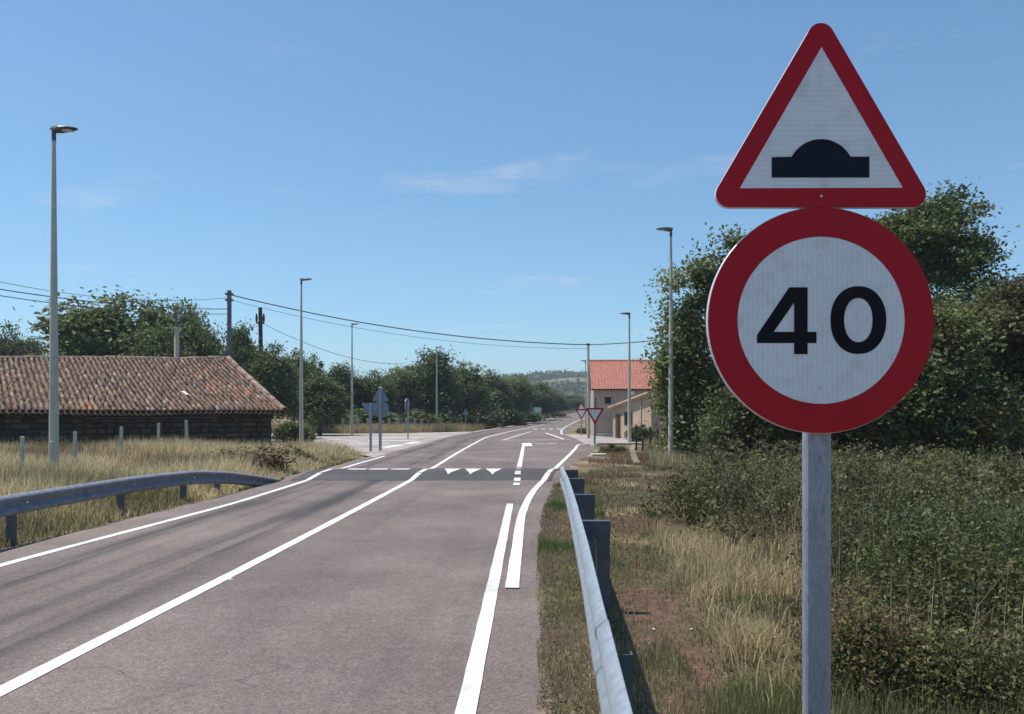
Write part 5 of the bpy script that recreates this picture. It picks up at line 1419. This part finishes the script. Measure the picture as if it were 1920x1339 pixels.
# green patch at the foot of the post
n = 5200; y = rng.uniform(3.4, 4.9, n); x = px(1430, y) + rng.normal(0, 0.17, n)
grass('green_tuft', np.c_[x, y], 0.04 + 0.11 * rng.random(n), 0.0026, gcols(n, rng.random(n) ** 2, GREEN * 1.5, STRAW * 0.6), 'fresh green grass at the bottom, left of the sign post')
n = 6500; y = rng.uniform(3.6, 6.5, n); x = px(rng.uniform(1560, 1960, n), y)
grass('weed_grass', np.c_[x, y], 0.08 + 0.24 * rng.random(n), 0.0025, gcols(n, rng.random(n), STRAW * 0.6, GREEN), 'dry grass mixed into the brambles at the lower right')
n = 2600; y = rng.uniform(4.8, 14, n); x = px(rng.uniform(1500, 1980, n) - (y > 9) * rng.uniform(0, 180, n), y)
k = rng.random(n) < ss(0.35, 0.65, vnoise(x, y, 1.1, 81)); x, y = x[k], y[k]; n = len(x)
grass('dead_stalks', np.c_[x, y], (0.55 + 0.75 * rng.random(n)) * (0.55 + 0.05 * y), 0.0018 + 0.0003 * y, gcols(n, rng.random(n), STRAW * 0.8, RUST), 'thin dead stalks standing up through the right-hand brambles', 0.5)
# distant right field behind the lamp
n = 16000; y = rng.uniform(24, 44, n); x = rng.uniform(4.2, 12, n); k = (y < 41.5) & (x > 4.4 + (y - 26) * 0.14); x, y = x[k], y[k]; n = len(x)
grass('field_grass', np.c_[x, y], 0.2 + 0.4 * rng.random(n), 0.011, gcols(n, vnoise(x, y, 0.5, 55), STRAW, DULL), 'dry field grass round the half hidden lamp on the right')
n = 9000; y = rng.uniform(19, 40, n); x = rgt(y) + 0.5 + rng.random(n) * 2.2; k = rng.random(n) < ss(0.4, 0.7, vnoise(x, y, 0.7, 56)); x, y = x[k], y[k]; n = len(x)
grass('gravel_weeds', np.c_[x, y], 0.05 + 0.14 * rng.random(n), 0.009, gcols(n, vnoise(x, y, 0.6, 57), RUST * 1.3, DULL), 'sparse reddish weeds on the gravel before the house')

# far hill wood: one mass of small crowns
def hillwood():
    n = 5200; x = rng.uniform(-200, 300, n); y = rng.uniform(400, 770, n)
    k = vnoise(x, y, 0.02, 61) > 0.30; x, y = x[k], y[k]; n = len(x)
    z = gz(x, y)
    Vs = []; 
    C = np.c_[x, y, z + 1.5]
    m = 26
    P = (C[:, None, :] + rng.normal(size=(n, m, 3)) * np.array([3.4, 3.4, 1.7])).reshape(-1, 3)
    own = np.repeat(np.arange(n), m)
    V, f, c = leaves(P, 1.5, leaf_cols(own, n, 'dark'))
    o = link('hill_wood', np_mesh('hill_wood', V, f, M['leaf'], cols=c)); tag(o, 'distant holm oak wood on the far hill between wood and house', 'wood', kind='stuff')
hillwood()

# ------------------------------------------------------------------ litter
def litter(x, y, s, label, z=None):
    mb = MB(); g = float(gz(x, y)) + 0.012 if z is None else z
    pts = [(s * 1.3 * math.cos(a) * random.uniform(.7, 1.1), s * math.sin(a) * random.uniform(.7, 1.1)) for a in np.linspace(0, 6.283, 7)[:-1]]
    mb.add([(a, b, 0) for a, b in pts] + [(a * .7, b * .7, s * random.uniform(.3, .5)) for a, b in pts], [tuple(range(5, -1, -1)), tuple(range(6, 12))] + [(i, (i + 1) % 6, (i + 1) % 6 + 6, i + 6) for i in range(6)])
    tag(mb.build('litter_scrap', M['litter_white'], loc=(x, y, g)), label, 'litter', 'white scraps on the verge')
def gp(p_, py_, zz=-0.05):
    Y_ = (CAMZ - zz) * F / (py_ - 772); return px(p_, Y_), Y_
for p_, q_, s_, lb in ((1225, 1186, .013, 'white scrap on the bare soil behind the right rail, leftmost'), (1297, 1188, .016, 'white scrap at the edge of the golden grass'), (1215, 968, .035, 'white scrap on the verge below the brambles'), (1262, 1245, .011, 'white scrap lower down on the brown soil')):
    litter(*gp(p_, q_), s_, lb)
x_, y_ = gp(433, 1086, 0.0); litter(x_, y_, .02, 'small white scrap on the asphalt beside the centre line', 0.0)
x_, y_ = gp(1122, 855); mb = MB(); mb.box(-.28, .28, -.3, .3, -.1, .09); tag(mb.build('drain_slab', M['concrete'], loc=(x_, y_, float(gz(x_, y_))), bevel=.015), 'small pale concrete slab on the gravel before the give-way sign', 'slab')

# ------------------------------------------------------------------ haze
def haze():
    mb = MB(); mb.box(-2200, 2200, -1900, 3600, -3.0, 75)
    m = bpy.data.materials.new('thin_air_haze'); m.use_nodes = True
    N, L = m.node_tree.nodes, m.node_tree.links
    N.remove(N['Principled BSDF'])
    v = N.new('ShaderNodeVolumePrincipled'); v.inputs['Density'].default_value = 0.0004; v.inputs['Color'].default_value = (0.80, 0.88, 1.0, 1); v.inputs['Anisotropy'].default_value = 0.2
    L.new(v.outputs[0], N['Material Output'].inputs['Volume'])
    o = mb.build('haze', m); tag(o, kind='stuff')
haze()
